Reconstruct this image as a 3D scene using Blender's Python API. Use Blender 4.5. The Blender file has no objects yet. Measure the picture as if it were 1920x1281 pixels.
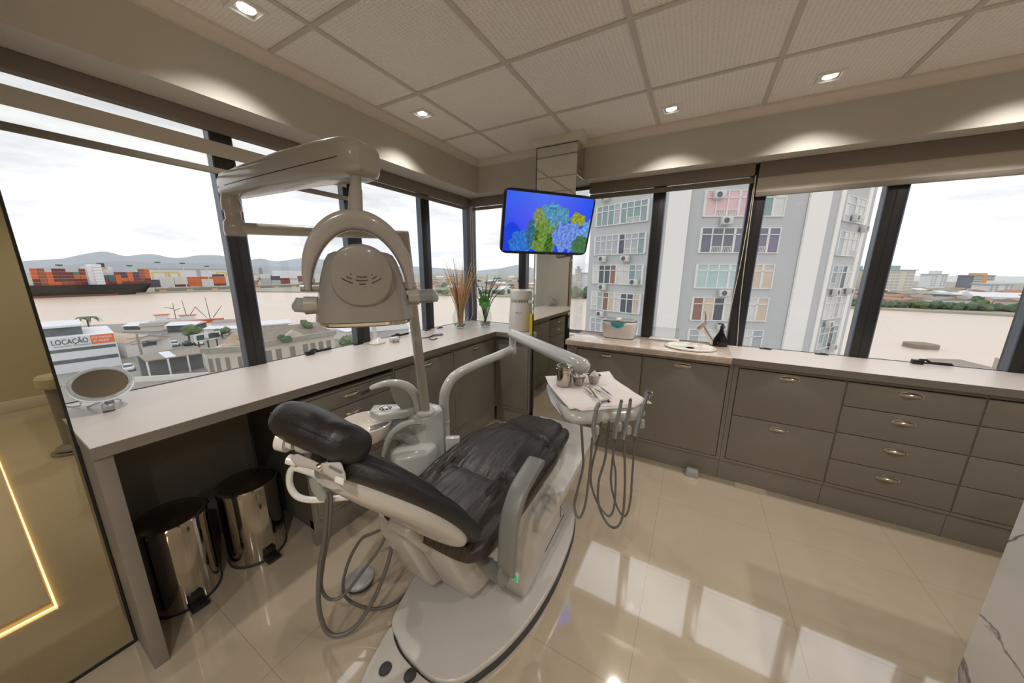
import bpy, bmesh, math, random
from mathutils import Vector, Matrix, noise
random.seed(7)
C = bpy.context.scene.collection
SC = bpy.context.scene
PI = math.pi
# ---------------------------------------------------------------- camera
F_PX, CAMZ = 606.77, 1.4445
YAW, PIT, ROL = math.radians(29.3134), math.radians(12.2054), math.radians(0.40345)
fw = Vector((-math.sin(YAW)*math.cos(PIT), math.cos(YAW)*math.cos(PIT), -math.sin(PIT)))
r0 = Vector((math.cos(YAW), math.sin(YAW), 0)); u0 = r0.cross(fw)
rt = math.cos(ROL)*r0 + math.sin(ROL)*u0; up = rt.cross(fw)
cam_d = bpy.data.cameras.new('camera'); cam = bpy.data.objects.new('camera', cam_d); C.objects.link(cam)
cam_d.sensor_width = 36; cam_d.lens = 36*F_PX/1920; cam_d.clip_start = .02; cam_d.clip_end = 20000
m = Matrix((rt, up, -fw)).transposed().to_4x4(); m.translation = Vector((0, 0, CAMZ)); cam.matrix_world = m
SC.camera = cam
# ---------------------------------------------------------------- world: bright overcast sky
W = bpy.data.worlds.new('overcast_sky'); SC.world = W; W.use_nodes = True
nt = W.node_tree; nt.nodes.clear()
def wn(t): return nt.nodes.new(t)
wo = wn('ShaderNodeOutputWorld'); bg = wn('ShaderNodeBackground'); tc = wn('ShaderNodeTexCoord')
mp = wn('ShaderNodeMapping'); mp.inputs['Scale'].default_value = (1, 1, 4.5)
nz = wn('ShaderNodeTexNoise'); nz.inputs['Scale'].default_value = 2.2; nz.inputs['Detail'].default_value = 6; nz.inputs['Roughness'].default_value = .62
cr = wn('ShaderNodeValToRGB'); cr.color_ramp.elements[0].position = .34; cr.color_ramp.elements[1].position = .62
cr.color_ramp.elements[0].color = (.58, .59, .62, 1); cr.color_ramp.elements[1].color = (1, 1, 1, 1)
nt.links.new(tc.outputs['Generated'], mp.inputs['Vector']); nt.links.new(mp.outputs[0], nz.inputs['Vector'])
nt.links.new(nz.outputs['Fac'], cr.inputs[0]); nt.links.new(cr.outputs[0], bg.inputs['Color'])
bg.inputs['Strength'].default_value = 1.42; nt.links.new(bg.outputs[0], wo.inputs[0])
# ---------------------------------------------------------------- exposure
SC.view_settings.view_transform = 'Standard'; SC.view_settings.look = 'None'
SC.view_settings.exposure = 0.0; SC.view_settings.gamma = 1.0; SC.view_settings.use_curve_mapping = False
try:
    SC.cycles.use_denoising = True; SC.cycles.max_bounces = 10; SC.cycles.diffuse_bounces = 5
    SC.cycles.glossy_bounces = 5; SC.cycles.transmission_bounces = 8; SC.cycles.transparent_max_bounces = 12
    SC.cycles.sample_clamp_indirect = 6; SC.cycles.caustics_reflective = False; SC.cycles.caustics_refractive = False
except Exception: pass
# ---------------------------------------------------------------- pixel rays -> real points (survey of the room)
def ray(px, py): return fw*F_PX + rt*(px-960) - up*(py-640.5)
def Rx(px, py, X):
    d = ray(px, py); t = X/d.x; return Vector((X, d.y*t, CAMZ+d.z*t))
def Ry(px, py, Y):
    d = ray(px, py); t = Y/d.y; return Vector((d.x*t, Y, CAMZ+d.z*t))
def Rz(px, py, z):
    d = ray(px, py); t = (z-CAMZ)/d.z; return Vector((d.x*t, d.y*t, z))
def Rd(px, py, w): return ray(px, py)*(w/F_PX) + Vector((0, 0, CAMZ))
# ---------------------------------------------------------------- materials
MATS = {}
def lin(c): return tuple((v/12.92 if v <= .04045 else ((v+.055)/1.055)**2.4) for v in c)
def mat(name, col, rough=.5, metal=0, var=.04, vs=6, bump=0, bs=60, ior=None, coat=0, alpha=None, emit=None, es=0, trans=0, sheen=0):
    """principled material; colour given in sRGB 0..255, gently varied by noise"""
    if name in MATS: return MATS[name]
    m = bpy.data.materials.new(name); m.use_nodes = True; t = m.node_tree; b = t.nodes['Principled BSDF']
    c = lin([v/255 for v in col])
    tc = t.nodes.new('ShaderNodeTexCoord'); n = t.nodes.new('ShaderNodeTexNoise'); n.inputs['Scale'].default_value = vs; n.inputs['Detail'].default_value = 4
    t.links.new(tc.outputs['Object'], n.inputs['Vector'])
    mx = t.nodes.new('ShaderNodeMix'); mx.data_type = 'RGBA'
    mx.inputs[6].default_value = (*[max(0, v*(1-var)) for v in c], 1); mx.inputs[7].default_value = (*[min(1, v*(1+var)) for v in c], 1)
    t.links.new(n.outputs['Fac'], mx.inputs[0]); t.links.new(mx.outputs[2], b.inputs['Base Color'])
    b.inputs['Roughness'].default_value = rough; b.inputs['Metallic'].default_value = metal
    if ior: b.inputs['IOR'].default_value = ior
    if coat: b.inputs['Coat Weight'].default_value = coat; b.inputs['Coat Roughness'].default_value = .05
    if trans: b.inputs['Transmission Weight'].default_value = trans
    if sheen: b.inputs['Sheen Weight'].default_value = sheen
    if alpha is not None: b.inputs['Alpha'].default_value = alpha
    if emit: b.inputs['Emission Color'].default_value = (*lin([v/255 for v in emit]), 1); b.inputs['Emission Strength'].default_value = es
    if bump:
        n2 = t.nodes.new('ShaderNodeTexNoise'); n2.inputs['Scale'].default_value = bs; n2.inputs['Detail'].default_value = 5
        bp = t.nodes.new('ShaderNodeBump'); bp.inputs['Strength'].default_value = bump; bp.inputs['Distance'].default_value = .01
        t.links.new(tc.outputs['Object'], n2.inputs['Vector']); t.links.new(n2.outputs['Fac'], bp.inputs['Height']); t.links.new(bp.outputs[0], b.inputs['Normal'])
    MATS[name] = m; return m
def glassmat(name, tint=(1, 1, 1), refl=.06, rough=0):
    """thin clear sheet: mostly transparent with a fresnel reflection"""
    if name in MATS: return MATS[name]
    m = bpy.data.materials.new(name); m.use_nodes = True; t = m.node_tree; t.nodes.clear()
    o = t.nodes.new('ShaderNodeOutputMaterial'); mx = t.nodes.new('ShaderNodeMixShader'); tr = t.nodes.new('ShaderNodeBsdfTransparent'); g = t.nodes.new('ShaderNodeBsdfGlossy')
    lw = t.nodes.new('ShaderNodeLayerWeight'); lw.inputs[0].default_value = .5
    pw = t.nodes.new('ShaderNodeMath'); pw.operation = 'POWER'; pw.inputs[1].default_value = 4.5
    ma = t.nodes.new('ShaderNodeMath'); ma.operation = 'MULTIPLY_ADD'; ma.inputs[1].default_value = .55; ma.inputs[2].default_value = refl
    tr.inputs[0].default_value = (*tint, 1); g.inputs['Roughness'].default_value = rough
    t.links.new(lw.outputs['Facing'], pw.inputs[0]); t.links.new(pw.outputs[0], ma.inputs[0])
    t.links.new(ma.outputs[0], mx.inputs[0]); t.links.new(tr.outputs[0], mx.inputs[1]); t.links.new(g.outputs[0], mx.inputs[2]); t.links.new(mx.outputs[0], o.inputs[0])
    MATS[name] = m; return m
def emat(name, col, s):
    if name in MATS: return MATS[name]
    m = bpy.data.materials.new(name); m.use_nodes = True; t = m.node_tree; t.nodes.clear()
    o = t.nodes.new('ShaderNodeOutputMaterial'); e = t.nodes.new('ShaderNodeEmission'); e.inputs[0].default_value = (*lin([v/255 for v in col]), 1); e.inputs[1].default_value = s
    t.links.new(e.outputs[0], o.inputs[0]); MATS[name] = m; return m
# ---------------------------------------------------------------- mesh builder
def ortho(d):
    d = d.normalized(); a = Vector((0, 0, 1)) if abs(d.z) < .95 else Vector((1, 0, 0))
    x = a.cross(d).normalized(); return x, d.cross(x).normalized()
def smooth_path(pts, n=6, closed=False):
    P = [Vector(p) for p in pts]; out = []; L = len(P)
    rng = range(L if closed else L-1)
    for i in rng:
        p1, p2 = P[i], P[(i+1) % L]
        p0 = P[i-1] if (i > 0 or closed) else p1*2-p2
        p3 = P[(i+2) % L] if (i+2 < L or closed) else p2*2-p1
        for k in range(n):
            t = k/n
            out.append(.5*((2*p1)+(p2-p0)*t+(2*p0-5*p1+4*p2-p3)*t*t+(3*p1-p0-3*p2+p3)*t**3))
    if not closed: out.append(P[-1])
    return out
class MB:
    def __init__(s): s.b = bmesh.new()
    def box(s, x0, x1, y0, y1, z0, z1):
        v = [s.b.verts.new((x, y, z)) for x in (x0, x1) for y in (y0, y1) for z in (z0, z1)]
        for f in ((0, 1, 3, 2), (4, 6, 7, 5), (0, 4, 5, 1), (2, 3, 7, 6), (0, 2, 6, 4), (1, 5, 7, 3)): s.b.faces.new([v[i] for i in f])
        return s
    def obox(s, c, ax, ay, az):
        """oriented box: centre and three half-extent vectors"""
        c, ax, ay, az = map(Vector, (c, ax, ay, az))
        v = [s.b.verts.new(c+ax*i+ay*j+az*k) for i in (-1, 1) for j in (-1, 1) for k in (-1, 1)]
        for f in ((0, 1, 3, 2), (4, 6, 7, 5), (0, 4, 5, 1), (2, 3, 7, 6), (0, 2, 6, 4), (1, 5, 7, 3)): s.b.faces.new([v[i] for i in f])
        return s
    def loft(s, rings, cap=True, closed=False):
        R = [[s.b.verts.new(p) for p in r] for r in rings]; n = len(R[0])
        last = len(R) if closed else len(R)-1
        for i in range(last):
            a, b = R[i], R[(i+1) % len(R)]
            for k in range(n):
                try: s.b.faces.new((a[k], a[(k+1) % n], b[(k+1) % n], b[k]))
                except ValueError: pass
        if cap and not closed:
            for r in (R[0], R[-1]):
                try: s.b.faces.new(r)
                except ValueError: pass
        return s
    def tube(s, pts, r, n=12, cap=True, closed=False, sy=1.0):
        P = [Vector(p) for p in pts]; rings = []; px = None
        for i, p in enumerate(P):
            if closed: d = P[(i+1) % len(P)]-P[i-1]
            else: d = P[min(i+1, len(P)-1)]-P[max(i-1, 0)]
            if d.length < 1e-9: d = Vector((0, 0, 1))
            d.normalize()
            if px is None: x, y = ortho(d)
            else:
                x = px-d*px.dot(d)
                if x.length < 1e-6: x, _ = ortho(d)
                x.normalize(); y = d.cross(x)
            px = x; rr = r[i] if isinstance(r, (list, tuple)) else r
            rings.append([p+x*rr*math.cos(2*PI*k/n)+y*rr*sy*math.sin(2*PI*k/n) for k in range(n)])
        return s.loft(rings, cap, closed)
    def cyl(s, p0, p1, r0, r1=None, n=20): return s.tube([p0, p1], [r0, r0 if r1 is None else r1], n)
    def lathe(s, prof, c=(0, 0, 0), n=32, axis=(0, 0, 1), sx=1, sy=1):
        c = Vector(c); d = Vector(axis).normalized(); x, y = ortho(d) if abs(d.z) < .99 else (Vector((1, 0, 0)), Vector((0, 1, 0))*(1 if d.z > 0 else -1))
        return s.loft([[c+d*z+x*max(r, 1e-5)*sx*math.cos(2*PI*k/n)+y*max(r, 1e-5)*sy*math.sin(2*PI*k/n) for k in range(n)] for r, z in prof])
    def prism(s, poly, a, b, axis='z'):
        """polygon extruded from a to b along an axis"""
        def P(u, v, w): return {'z': (u, v, w), 'x': (w, u, v), 'y': (u, w, v)}[axis]
        return s.loft([[P(u, v, w) for u, v in poly] for w in (a, b)])
    def ball(s, c, r, n=12, m=8, sx=1, sy=1, sz=1):
        c = Vector(c)
        return s.lathe([(r*math.sin(PI*i/m), -r*math.cos(PI*i/m)*sz) for i in range(m+1)], c, n, sx=sx, sy=sy)
    def grid(s, P):
        """P[i][j] points -> open surface"""
        R = [[s.b.verts.new(p) for p in r] for r in P]
        for i in range(len(R)-1):
            for j in range(len(R[0])-1): s.b.faces.new((R[i][j], R[i+1][j], R[i+1][j+1], R[i][j+1]))
        return s
    def quad(s, *p): s.b.faces.new([s.b.verts.new(q) for q in p]); return s
    def mesh(s, name, ang=35, bevel=0, bseg=2, off=None):
        b = s.b
        bmesh.ops.remove_doubles(b, verts=b.verts, dist=1e-6)
        bmesh.ops.recalc_face_normals(b, faces=b.faces)
        if bevel:
            ed = [e for e in b.edges if len(e.link_faces) == 2 and e.calc_face_angle(0) > math.radians(40)]
            if ed:
                try: bmesh.ops.bevel(b, geom=ed, offset=bevel, segments=bseg, profile=.5, affect='EDGES', clamp_overlap=True)
                except Exception: pass
        if off is not None: bmesh.ops.translate(b, verts=b.verts, vec=-Vector(off))
        me = bpy.data.meshes.new(name); b.to_mesh(me); b.free()
        me.shade_smooth(); me.set_sharp_from_angle(angle=math.radians(ang))
        return me
def worigin(p):
    o = Vector((0, 0, 0))
    while p is not None: o += p.location; p = p.parent
    return o
def part(name, mb, m, parent, bevel=0, ang=35, label=None, kind=None, local=False, bseg=2):
    """a child mesh built in room coordinates (or in its thing's own when local)"""
    me = mb.mesh(name, ang, bevel, bseg, None if local else worigin(parent))
    o = bpy.data.objects.new(name, me); C.objects.link(o); o.parent = parent
    for q in (m if isinstance(m, (list, tuple)) else [m]): me.materials.append(q)
    if label: o['label'] = label
    if kind: o['kind'] = kind
    return o
def tag(o, label=None, cat=None, group=None, kind=None):
    if label: o['label'] = label
    if cat: o['category'] = cat
    if group: o['group'] = group
    if kind: o['kind'] = kind
    return o
def thing(name, loc, label, cat, group=None, rz=0):
    o = bpy.data.objects.new(name, None); o.empty_display_size = .05; C.objects.link(o); o.location = loc; o.rotation_euler = (0, 0, rz)
    return tag(o, label, cat, group)
def solo(name, mb, m, label=None, cat=None, group=None, kind=None, bevel=0, ang=35, bseg=2):
    """a thing that is one mesh, its origin at its base"""
    vs = [v.co for v in mb.b.verts]
    c = Vector(((min(v.x for v in vs)+max(v.x for v in vs))/2, (min(v.y for v in vs)+max(v.y for v in vs))/2, min(v.z for v in vs)))
    me = mb.mesh(name, ang, bevel, bseg, c); o = bpy.data.objects.new(name, me); C.objects.link(o); o.location = c
    for q in (m if isinstance(m, (list, tuple)) else [m]): me.materials.append(q)
    return tag(o, label, cat, group, kind)
def struct(name, mb, m, bevel=0, parent=None):
    if parent is not None: return part(name, mb, m, parent, bevel)
    return solo(name, mb, m, kind='structure', bevel=bevel)
def dup(o, parent=None, loc=None, rz=None, label=None, **kw):
    """copy a thing with its parts and their sub-parts"""
    c = o.copy(); C.objects.link(c); c.parent = parent
    for ch in o.children: dup(ch, c)
    if loc is not None: c.location = loc
    if rz is not None: c.rotation_euler = (0, 0, rz)
    if label: c['label'] = label
    for k, v in kw.items(): c[k] = v
    return c
def text(name, s, size, m, parent, origin, xdir, ydir, bold=0, align='LEFT', sx=1.0, lift=.0006):
    """flat lettering laid on a surface, as mesh"""
    cu = bpy.data.curves.new(name, 'FONT'); cu.body = s; cu.size = size; cu.align_x = align; cu.offset = bold; cu.extrude = 0; cu.resolution_u = 3
    ob = bpy.data.objects.new(name, cu); C.objects.link(ob); bpy.context.view_layer.update()
    me = bpy.data.meshes.new_from_object(ob.evaluated_get(bpy.context.evaluated_depsgraph_get()))
    bpy.data.objects.remove(ob); bpy.data.curves.remove(cu)
    x = Vector(xdir).normalized(); y = Vector(ydir).normalized(); n = x.cross(y)
    o0 = Vector(origin)-worigin(parent)
    for v in me.vertices: v.co = o0+x*v.co.x*sx+y*v.co.y+n*lift
    me.materials.clear(); me.materials.append(m)
    o = bpy.data.objects.new(name, me); C.objects.link(o); o.parent = parent
    return o
def sup(a, b, k, n=24, e=.5):
    """superellipse ring coordinates"""
    out = []
    for i in range(n):
        t = 2*PI*i/n; c, s_ = math.cos(t), math.sin(t)
        out.append((a*math.copysign(abs(c)**(2/k), c), b*math.copysign(abs(s_)**(2/k), s_)))
    return out
# ================================================================ ROOM SHELL
ZC, ZS, CT = 2.46, 2.178, .90           # ceiling, beam soffit, counter top
XL, YF = -2.205, 2.965                  # glass planes: left window wall, far window wall
BX, BY = -1.94, 2.765                   # faces of the two beams
XR, YB = 2.42, -2.5
m_wall = mat('greige_paint', (194, 188, 177), .75, var=.03, bump=.05, bs=180)
m_cornice = mat('cornice_plaster', (212, 202, 188), .6)
m_cab = mat('greige_laminate', (124, 118, 109), .55, var=.05, vs=14, bump=.04, bs=260)
m_cabin = mat('cabinet_carcass', (70, 65, 58), .7)
m_counter = mat('daylit_laminate_top', (198, 189, 182), .38, var=.02, bump=.03, bs=300)  # window light on the greige laminate put into this pale tone
m_alu = mat('black_aluminium', (34, 34, 36), .35, var=.15, vs=40)
m_alub = mat('blue_grey_gasket', (86, 96, 112), .3)
m_white = mat('white_gloss_plastic', (224, 222, 218), .22, var=.02, coat=.4)
m_chrome = mat('polished_chrome', (215, 210, 200), .12, 1, var=.05, vs=20)
m_steel = mat('polished_steel', (190, 184, 174), .07, 1, var=.04)
m_black = mat('black_plastic', (22, 22, 23), .4)
m_glass = glassmat('window_glass', (.98, .985, .985), .03)
m_clear = glassmat('clear_acrylic', (.93, .94, .94), .06)
m_blind = mat('greige_blind_cassette', (128, 119, 107), .7)
m_fabric = mat('pale_blind_fabric', (206, 197, 186), .9, bump=.1, bs=400)

# polished porcelain floor: large pale slabs with hairline joints
def floor_mat():
    m = mat('polished_porcelain', (180, 165, 143), .045, var=.05, vs=1.6, ior=2.6); t = m.node_tree; b = t.nodes['Principled BSDF']
    tc = t.nodes.new('ShaderNodeTexCoord'); br = t.nodes.new('ShaderNodeTexBrick')
    br.offset = 0; br.inputs['Scale'].default_value = 1; br.inputs['Mortar Size'].default_value = .0011; br.inputs['Mortar Smooth'].default_value = 0
    br.inputs['Brick Width'].default_value = .575; br.inputs['Row Height'].default_value = .575
    mp = t.nodes.new('ShaderNodeMapping'); mp.inputs['Location'].default_value = (.095, .51, 0)
    src = b.inputs['Base Color'].links[0].from_socket
    mx = t.nodes.new('ShaderNodeMix'); mx.data_type = 'RGBA'; mx.inputs[7].default_value = (.30, .24, .18, 1)
    t.links.new(tc.outputs['Object'], mp.inputs[0]); t.links.new(mp.outputs[0], br.inputs['Vector'])
    t.links.new(br.outputs['Fac'], mx.inputs[0]); t.links.new(src, mx.inputs[6]); t.links.new(mx.outputs[2], b.inputs['Base Color'])
    return m
struct('floor', MB().box(-2.35, XR, YB, 3.1, -.08, 0), floor_mat())

# ceiling of dimpled gypsum tiles on a metal grid
def ceil_mat():
    m = mat('dimpled_ceiling_tile', (242, 235, 226), .85, var=.02); t = m.node_tree; b = t.nodes['Principled BSDF']
    tc = t.nodes.new('ShaderNodeTexCoord'); mp = t.nodes.new('ShaderNodeMapping'); mp.inputs['Scale'].default_value = (50, 64, 0)
    v = t.nodes.new('ShaderNodeTexVoronoi'); v.inputs['Randomness'].default_value = .18; v.inputs['Scale'].default_value = 1
    cr = t.nodes.new('ShaderNodeValToRGB'); cr.color_ramp.elements[0].position = .12; cr.color_ramp.elements[1].position = .42
    cr.color_ramp.elements[0].color = (0, 0, 0, 1)
    bp = t.nodes.new('ShaderNodeBump'); bp.inputs['Strength'].default_value = .7; bp.inputs['Distance'].default_value = .004
    t.links.new(tc.outputs['Object'], mp.inputs[0]); t.links.new(mp.outputs[0], v.inputs['Vector']); t.links.new(v.outputs['Distance'], cr.inputs[0])
    t.links.new(cr.outputs[0], bp.inputs['Height']); t.links.new(bp.outputs[0], b.inputs['Normal'])
    src = b.inputs['Base Color'].links[0].from_socket
    mx = t.nodes.new('ShaderNodeMix'); mx.data_type = 'RGBA'; mx.blend_type = 'MULTIPLY'; mx.inputs[0].default_value = 1
    cr2 = t.nodes.new('ShaderNodeValToRGB'); cr2.color_ramp.elements[0].color = (.91, .905, .90, 1); cr2.color_ramp.elements[0].position = .1; cr2.color_ramp.elements[1].position = .4
    t.links.new(v.outputs['Distance'], cr2.inputs[0]); t.links.new(src, mx.inputs[6]); t.links.new(cr2.outputs[0], mx.inputs[7]); t.links.new(mx.outputs[2], b.inputs['Base Color'])
    return m
struct('ceiling', MB().box(-2.3, XR, YB, 3.1, ZC, ZC+.1), ceil_mat())
GX = [-1.545+.594*i for i in range(7)]; GY = [2.21-.607*i for i in range(8)]
m_grid = mat('ceiling_grid_metal', (200, 191, 178), .5)
g = MB()
for x in GX: g.box(x-.012, x+.012, YB, BY, ZC-.006, ZC+.002)
for y in GY: g.box(BX, XR, y-.012, y+.012, ZC-.0057, ZC+.002)
struct('trim_1', g, m_grid)

# walls: beams above the glass, spandrels below
w = MB().box(-2.32, BX, -2.5, 3.1, ZS, 2.62).box(-2.30, XL-.03, .1, 3.03, -.02, CT-.08)
struct('wall_left', w, m_wall)
w = MB().box(BX, XR+.2, BY, 3.1, ZS, 2.62).box(-2.30, XR+.2, YF+.03, 3.07, -.02, CT-.08)
struct('wall_far', w, m_wall)
struct('wall_back', MB().box(-2.7, XR+.2, YB-.1, YB, 0, 2.6), m_wall)
w = MB().box(XR, XR+.12, YB, 3.1, 0, 2.6)
struct('wall_right', w, mat('warm_beige_paint', (186, 174, 146), .8))
struct('baseboard_right', MB().box(XR-.015, XR, YB, 2.5, 0, .12), mat('beige_skirting', (205, 195, 180), .4), bevel=.003)
# end pier beside the left counter; the face towards the room is a full-height mirror
struct('wall_left_pier', MB().box(-2.36, -1.79, -2.5, .148, 0, 2.62), m_wall)
m_mirror = mat('silvered_mirror', (214, 214, 206), .0, 1, var=0)
mt = thing('wall_mirror', (-1.785, -.6, .0), 'tall frameless wall mirror at the left end of the room reflecting the beige floor', 'mirror')
part('mirror_glass', MB().box(-1.790, -1.782, -2.4, .146, .012, 2.4), mat('bronze_tinted_mirror', (190, 184, 164), 0, 1, var=0), mt)
part('gasket', MB().box(-1.791, -1.779, .143, .150, .0, 2.4).box(-1.791, -1.779, -2.4, .143, 0, .012), m_black, mt)

# plaster cornice round the ceiling
def cornice_prof(): return [(0, 0), (.055, 0), (.052, -.012), (.038, -.018), (.022, -.034), (.016, -.046), (0, -.05)]
def corn_run(p0, p1, nrm, m0, m1):
    """run from p0 to p1 along a wall, nrm pointing into the room; m0/m1 = mitre slopes"""
    p0, p1, nrm = Vector(p0), Vector(p1), Vector(nrm); d = (p1-p0).normalized()
    return [[p+nrm*u+d*(mm*u)+Vector((0, 0, v)) for u, v in cornice_prof()] for p, mm in ((p0, m0), (p1, m1))]
CX0, CX1, CY = -1.235, -.895, 2.585      # mirror-clad column
c = MB()
zz = ZC-.001
c.loft(corn_run((BX, YB, zz), (BX, BY, zz), (1, 0, 0), 0, -1))
c.loft(corn_run((BX, BY, zz), (CX0, BY, zz), (0, -1, 0), 1, -1))
c.loft(corn_run((CX0, BY, zz), (CX0, CY, zz), (-1, 0, 0), 1, 1))
c.loft(corn_run((CX0, CY, zz), (CX1, CY, zz), (0, -1, 0), -1, 1))
c.loft(corn_run((CX1, CY, zz), (CX1, BY, zz), (1, 0, 0), -1, -1))
c.loft(corn_run((CX1, BY, zz), (XR, BY, zz), (0, -1, 0), 1, 0))
struct('trim_2', c, m_cornice)

# column clad in mirror
m_clear2 = glassmat('clear_side_glass', (.97, .98, .98), .05)
ct = thing('mirrored_column', ((CX0+CX1)/2, (CY+YF)/2, 0), 'square ceiling-high column clad in mirror behind the television', 'column')
part('column_core', MB().box(CX0+.006, CX1-.006, CY+.006, YF+.02, ZS+.001, ZC-.04).box(CX0+.006, CX1-.006, CY+.006, YF+.02, 0, CT-.05).box(CX0+.006, -1.045, CY+.006, YF-.03, CT-.05, ZS+.001), m_wall, ct)
part('mirror_panel', MB().box(CX0, CX1-.001, CY, CY+.005, .012, 2.41), m_mirror, ct)
part('mirror_panel', MB().box(CX1-.005, CX1, CY+.006, YF+.02, ZS, 2.236), m_mirror, ct)
part('clear_side_panel', MB().box(CX1-.005, CX1, CY+.006, YF-.03, .9, ZS-.001), m_clear2, ct)
part('mirror_panel', MB().box(CX1-.005, CX1, CY+.006, YF+.02, 2.24, 2.41), m_mirror, ct)
part('edge_trim', MB().box(CX0-.002, CX0+.003, CY-.002, CY+.004, 0, 2.41).box(CX0, CX1, CY-.002, CY+.006, 0, .012).box(CX0, CX1, CY-.001, CY+.004, 2.404, 2.412), m_black, ct)

# windows: black aluminium posts and clear panes
wi = 0
def win(axis, a0, a1, post, gaps=True):
    """one bay between a0 and a1 with the post (p0,p1) at its far end"""
    global wi; wi += 1
    e = bpy.data.objects.new('window_%d' % wi, None); C.objects.link(e); e['kind'] = 'structure'
    if axis == 'y':
        e.location = (XL, a0, CT)
        part('pane', MB().box(XL-.003, XL+.003, a0, a1, CT-.01, ZS), m_glass, e)
        f = MB().box(XL-.035, XL+.022, post[0], post[1], CT-.02, ZS)
        f.box(XL-.02, XL-.01, a0, a1, ZS-.03, ZS).box(XL-.006, XL+.006, a0, a1, CT-.03, CT+.003)
        part('window_frame', f, m_alu, e, bevel=.002)
        part('groove', MB().box(XL+.022, XL+.0225, (post[0]+post[1])/2-.004, (post[0]+post[1])/2+.002, CT, ZS), m_black, e)
        part('gasket', MB().box(XL-.03, XL+.023, post[1], post[1]+.006, CT, ZS).box(XL-.03, XL+.023, post[0]-.006, post[0], CT, ZS), m_alub, e)
    else:
        e.location = (a0, YF, CT)
        part('pane', MB().box(a0, a1, YF-.003, YF+.003, CT-.01, ZS), m_glass, e)
        f = MB().box(post[0], post[1], YF-.022, YF+.06, CT-.02, ZS)
        f.box(a0, a1, YF+.01, YF+.02, ZS-.03, ZS).box(a0, a1, YF-.006, YF+.006, CT-.03, CT+.003)
        part('window_frame', f, m_alu, e, bevel=.002)
        part('groove', MB().box((post[0]+post[1])/2-.004, (post[0]+post[1])/2+.002, YF-.0225, YF-.022, CT, ZS), m_black, e)
        part('gasket', MB().box(post[1], post[1]+.006, YF-.023, YF+.03, CT, ZS).box(post[0]-.006, post[0], YF-.023, YF+.03, CT, ZS), m_alub, e)
win('y', .15, .815, (.815, .90)); win('y', .906, 1.51, (1.51, 1.615)); win('y', 1.621, 2.24, (2.24, 2.335)); win('y', 2.341, 2.90, (2.90, 3.05))
win('x', -2.16, -1.575, (-1.575, -1.505)); win('x', -1.499, CX0-.004, (CX0-.03, CX0-.004))
win('x', -1.040, -.372, (-.372, -.292)); win('x', -.286, .25, (.25, .345)); win('x', .351, .94, (.94, 1.028)); win('x', 1.034, 1.605, (1.605, 1.70)); win('x', 1.706, XR, (XR-.06, XR))

# roller blinds
def blind(name, axis, a0, a1, bands, label):
    e = thing(name, (XL, a0, ZS) if axis == 'y' else (a0, YF, ZS), label, 'window blind', 'roller blinds')
    def bx(d0, d1, z0, z1):
        return MB().box(XL+d0, XL+d1, a0, a1, z0, z1) if axis == 'y' else MB().box(a0, a1, YF-d1, YF-d0, z0, z1)
    part('cassette', bx(.01, .065, bands[0], ZS-.001), m_blind, e, bevel=.004)
    for z0, z1 in bands[1]: part('fabric', bx(.032, .034, z0, z1), m_fabric, e)
    part('bottom_bar', bx(.026, .042, bands[2][0], bands[2][1]), m_blind, e, bevel=.003)
    return e
blind('roller_blind', 'y', .155, 1.53, (2.112, [(2.000, 2.068)], (1.915, 1.944)), 'striped roller blind partly lowered over the left windows above the white lamp arm')
bpy.data.objects['roller_blind'].children
b1 = bpy.data.objects['roller_blind']
sheer = glassmat('sheer_blind_strip', (.93, .93, .92), .02)
part('sheer_strip', MB().box(XL+.0325, XL+.0335, .155, 1.53, 2.068, 2.112).box(XL+.0325, XL+.0335, .155, 1.53, 1.944, 2.0), sheer, b1)
blind('roller_blind', 'y', 1.545, 2.90, (2.100, [], (2.062, 2.092)), 'rolled-up blind over the left windows nearest the corner')
blind('roller_blind', 'x', -2.13, CX0-.01, (2.100, [], (2.062, 2.092)), 'rolled-up blind behind the television, between the corner and the column')
blind('roller_blind', 'x', CX1+.01, .262, (2.100, [], (2.055, 2.092)), 'rolled-up blind over the far windows right of the mirrored column')
b4 = blind('roller_blind', 'x', .285, XR, (2.085, [(1.992, 2.085)], (1.962, 1.992)), 'roller blind lowered a little over the windows at the far right')
# operating cords
m_cord = mat('cream_cord', (226, 218, 196), .6)
p = [Vector((.268, YF-.045, 2.10)), Vector((.262, YF-.05, 1.6)), Vector((.235, YF-.06, 1.1)), Vector((.225, YF-.065, .93)), Vector((.25, YF-.08, .905)), Vector((.30, YF-.075, .905)), Vector((.312, YF-.06, .94)), Vector((.29, YF-.05, 1.3)), Vector((.272, YF-.045, 2.10))]
solo('blind_cord', MB().tube(smooth_path(p, 8), .0022, 6), m_cord, 'looped cream blind cord hanging down the black window post beside the soap bottle', 'cord')
p = [Vector((-2.15, 2.92, 2.10)), Vector((-2.15, 2.92, 1.3)), Vector((-2.13, 2.90, 1.0)), Vector((-2.14, 2.87, .915)), Vector((-2.10, 2.88, .905)), Vector((-2.05, 2.9, .915)), Vector((-2.06, 2.905, 1.0)), Vector((-2.11, 2.92, 1.4)), Vector((-2.14, 2.93, 2.10))]
solo('blind_cord', MB().tube(smooth_path(p, 8), .0022, 6), m_cord, 'looped white blind cord hanging in the window corner behind the two vases', 'cord')
ch = MB()
p = smooth_path([(-2.162, .158, 2.1), (-2.162, .158, 1.5), (-2.160, .160, 1.0), (-2.14, .185, .99), (-2.105, .205, .955), (-2.09, .21, .915), (-2.115, .20, .904), (-2.15, .18, .904), (-2.158, .165, .93)], 30)
q = [p[0]]
for a in p:
    if (a-q[-1]).length >= .0085: q.append(a)
for a in q: ch.ball(a, .0032, 6, 4)
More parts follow.
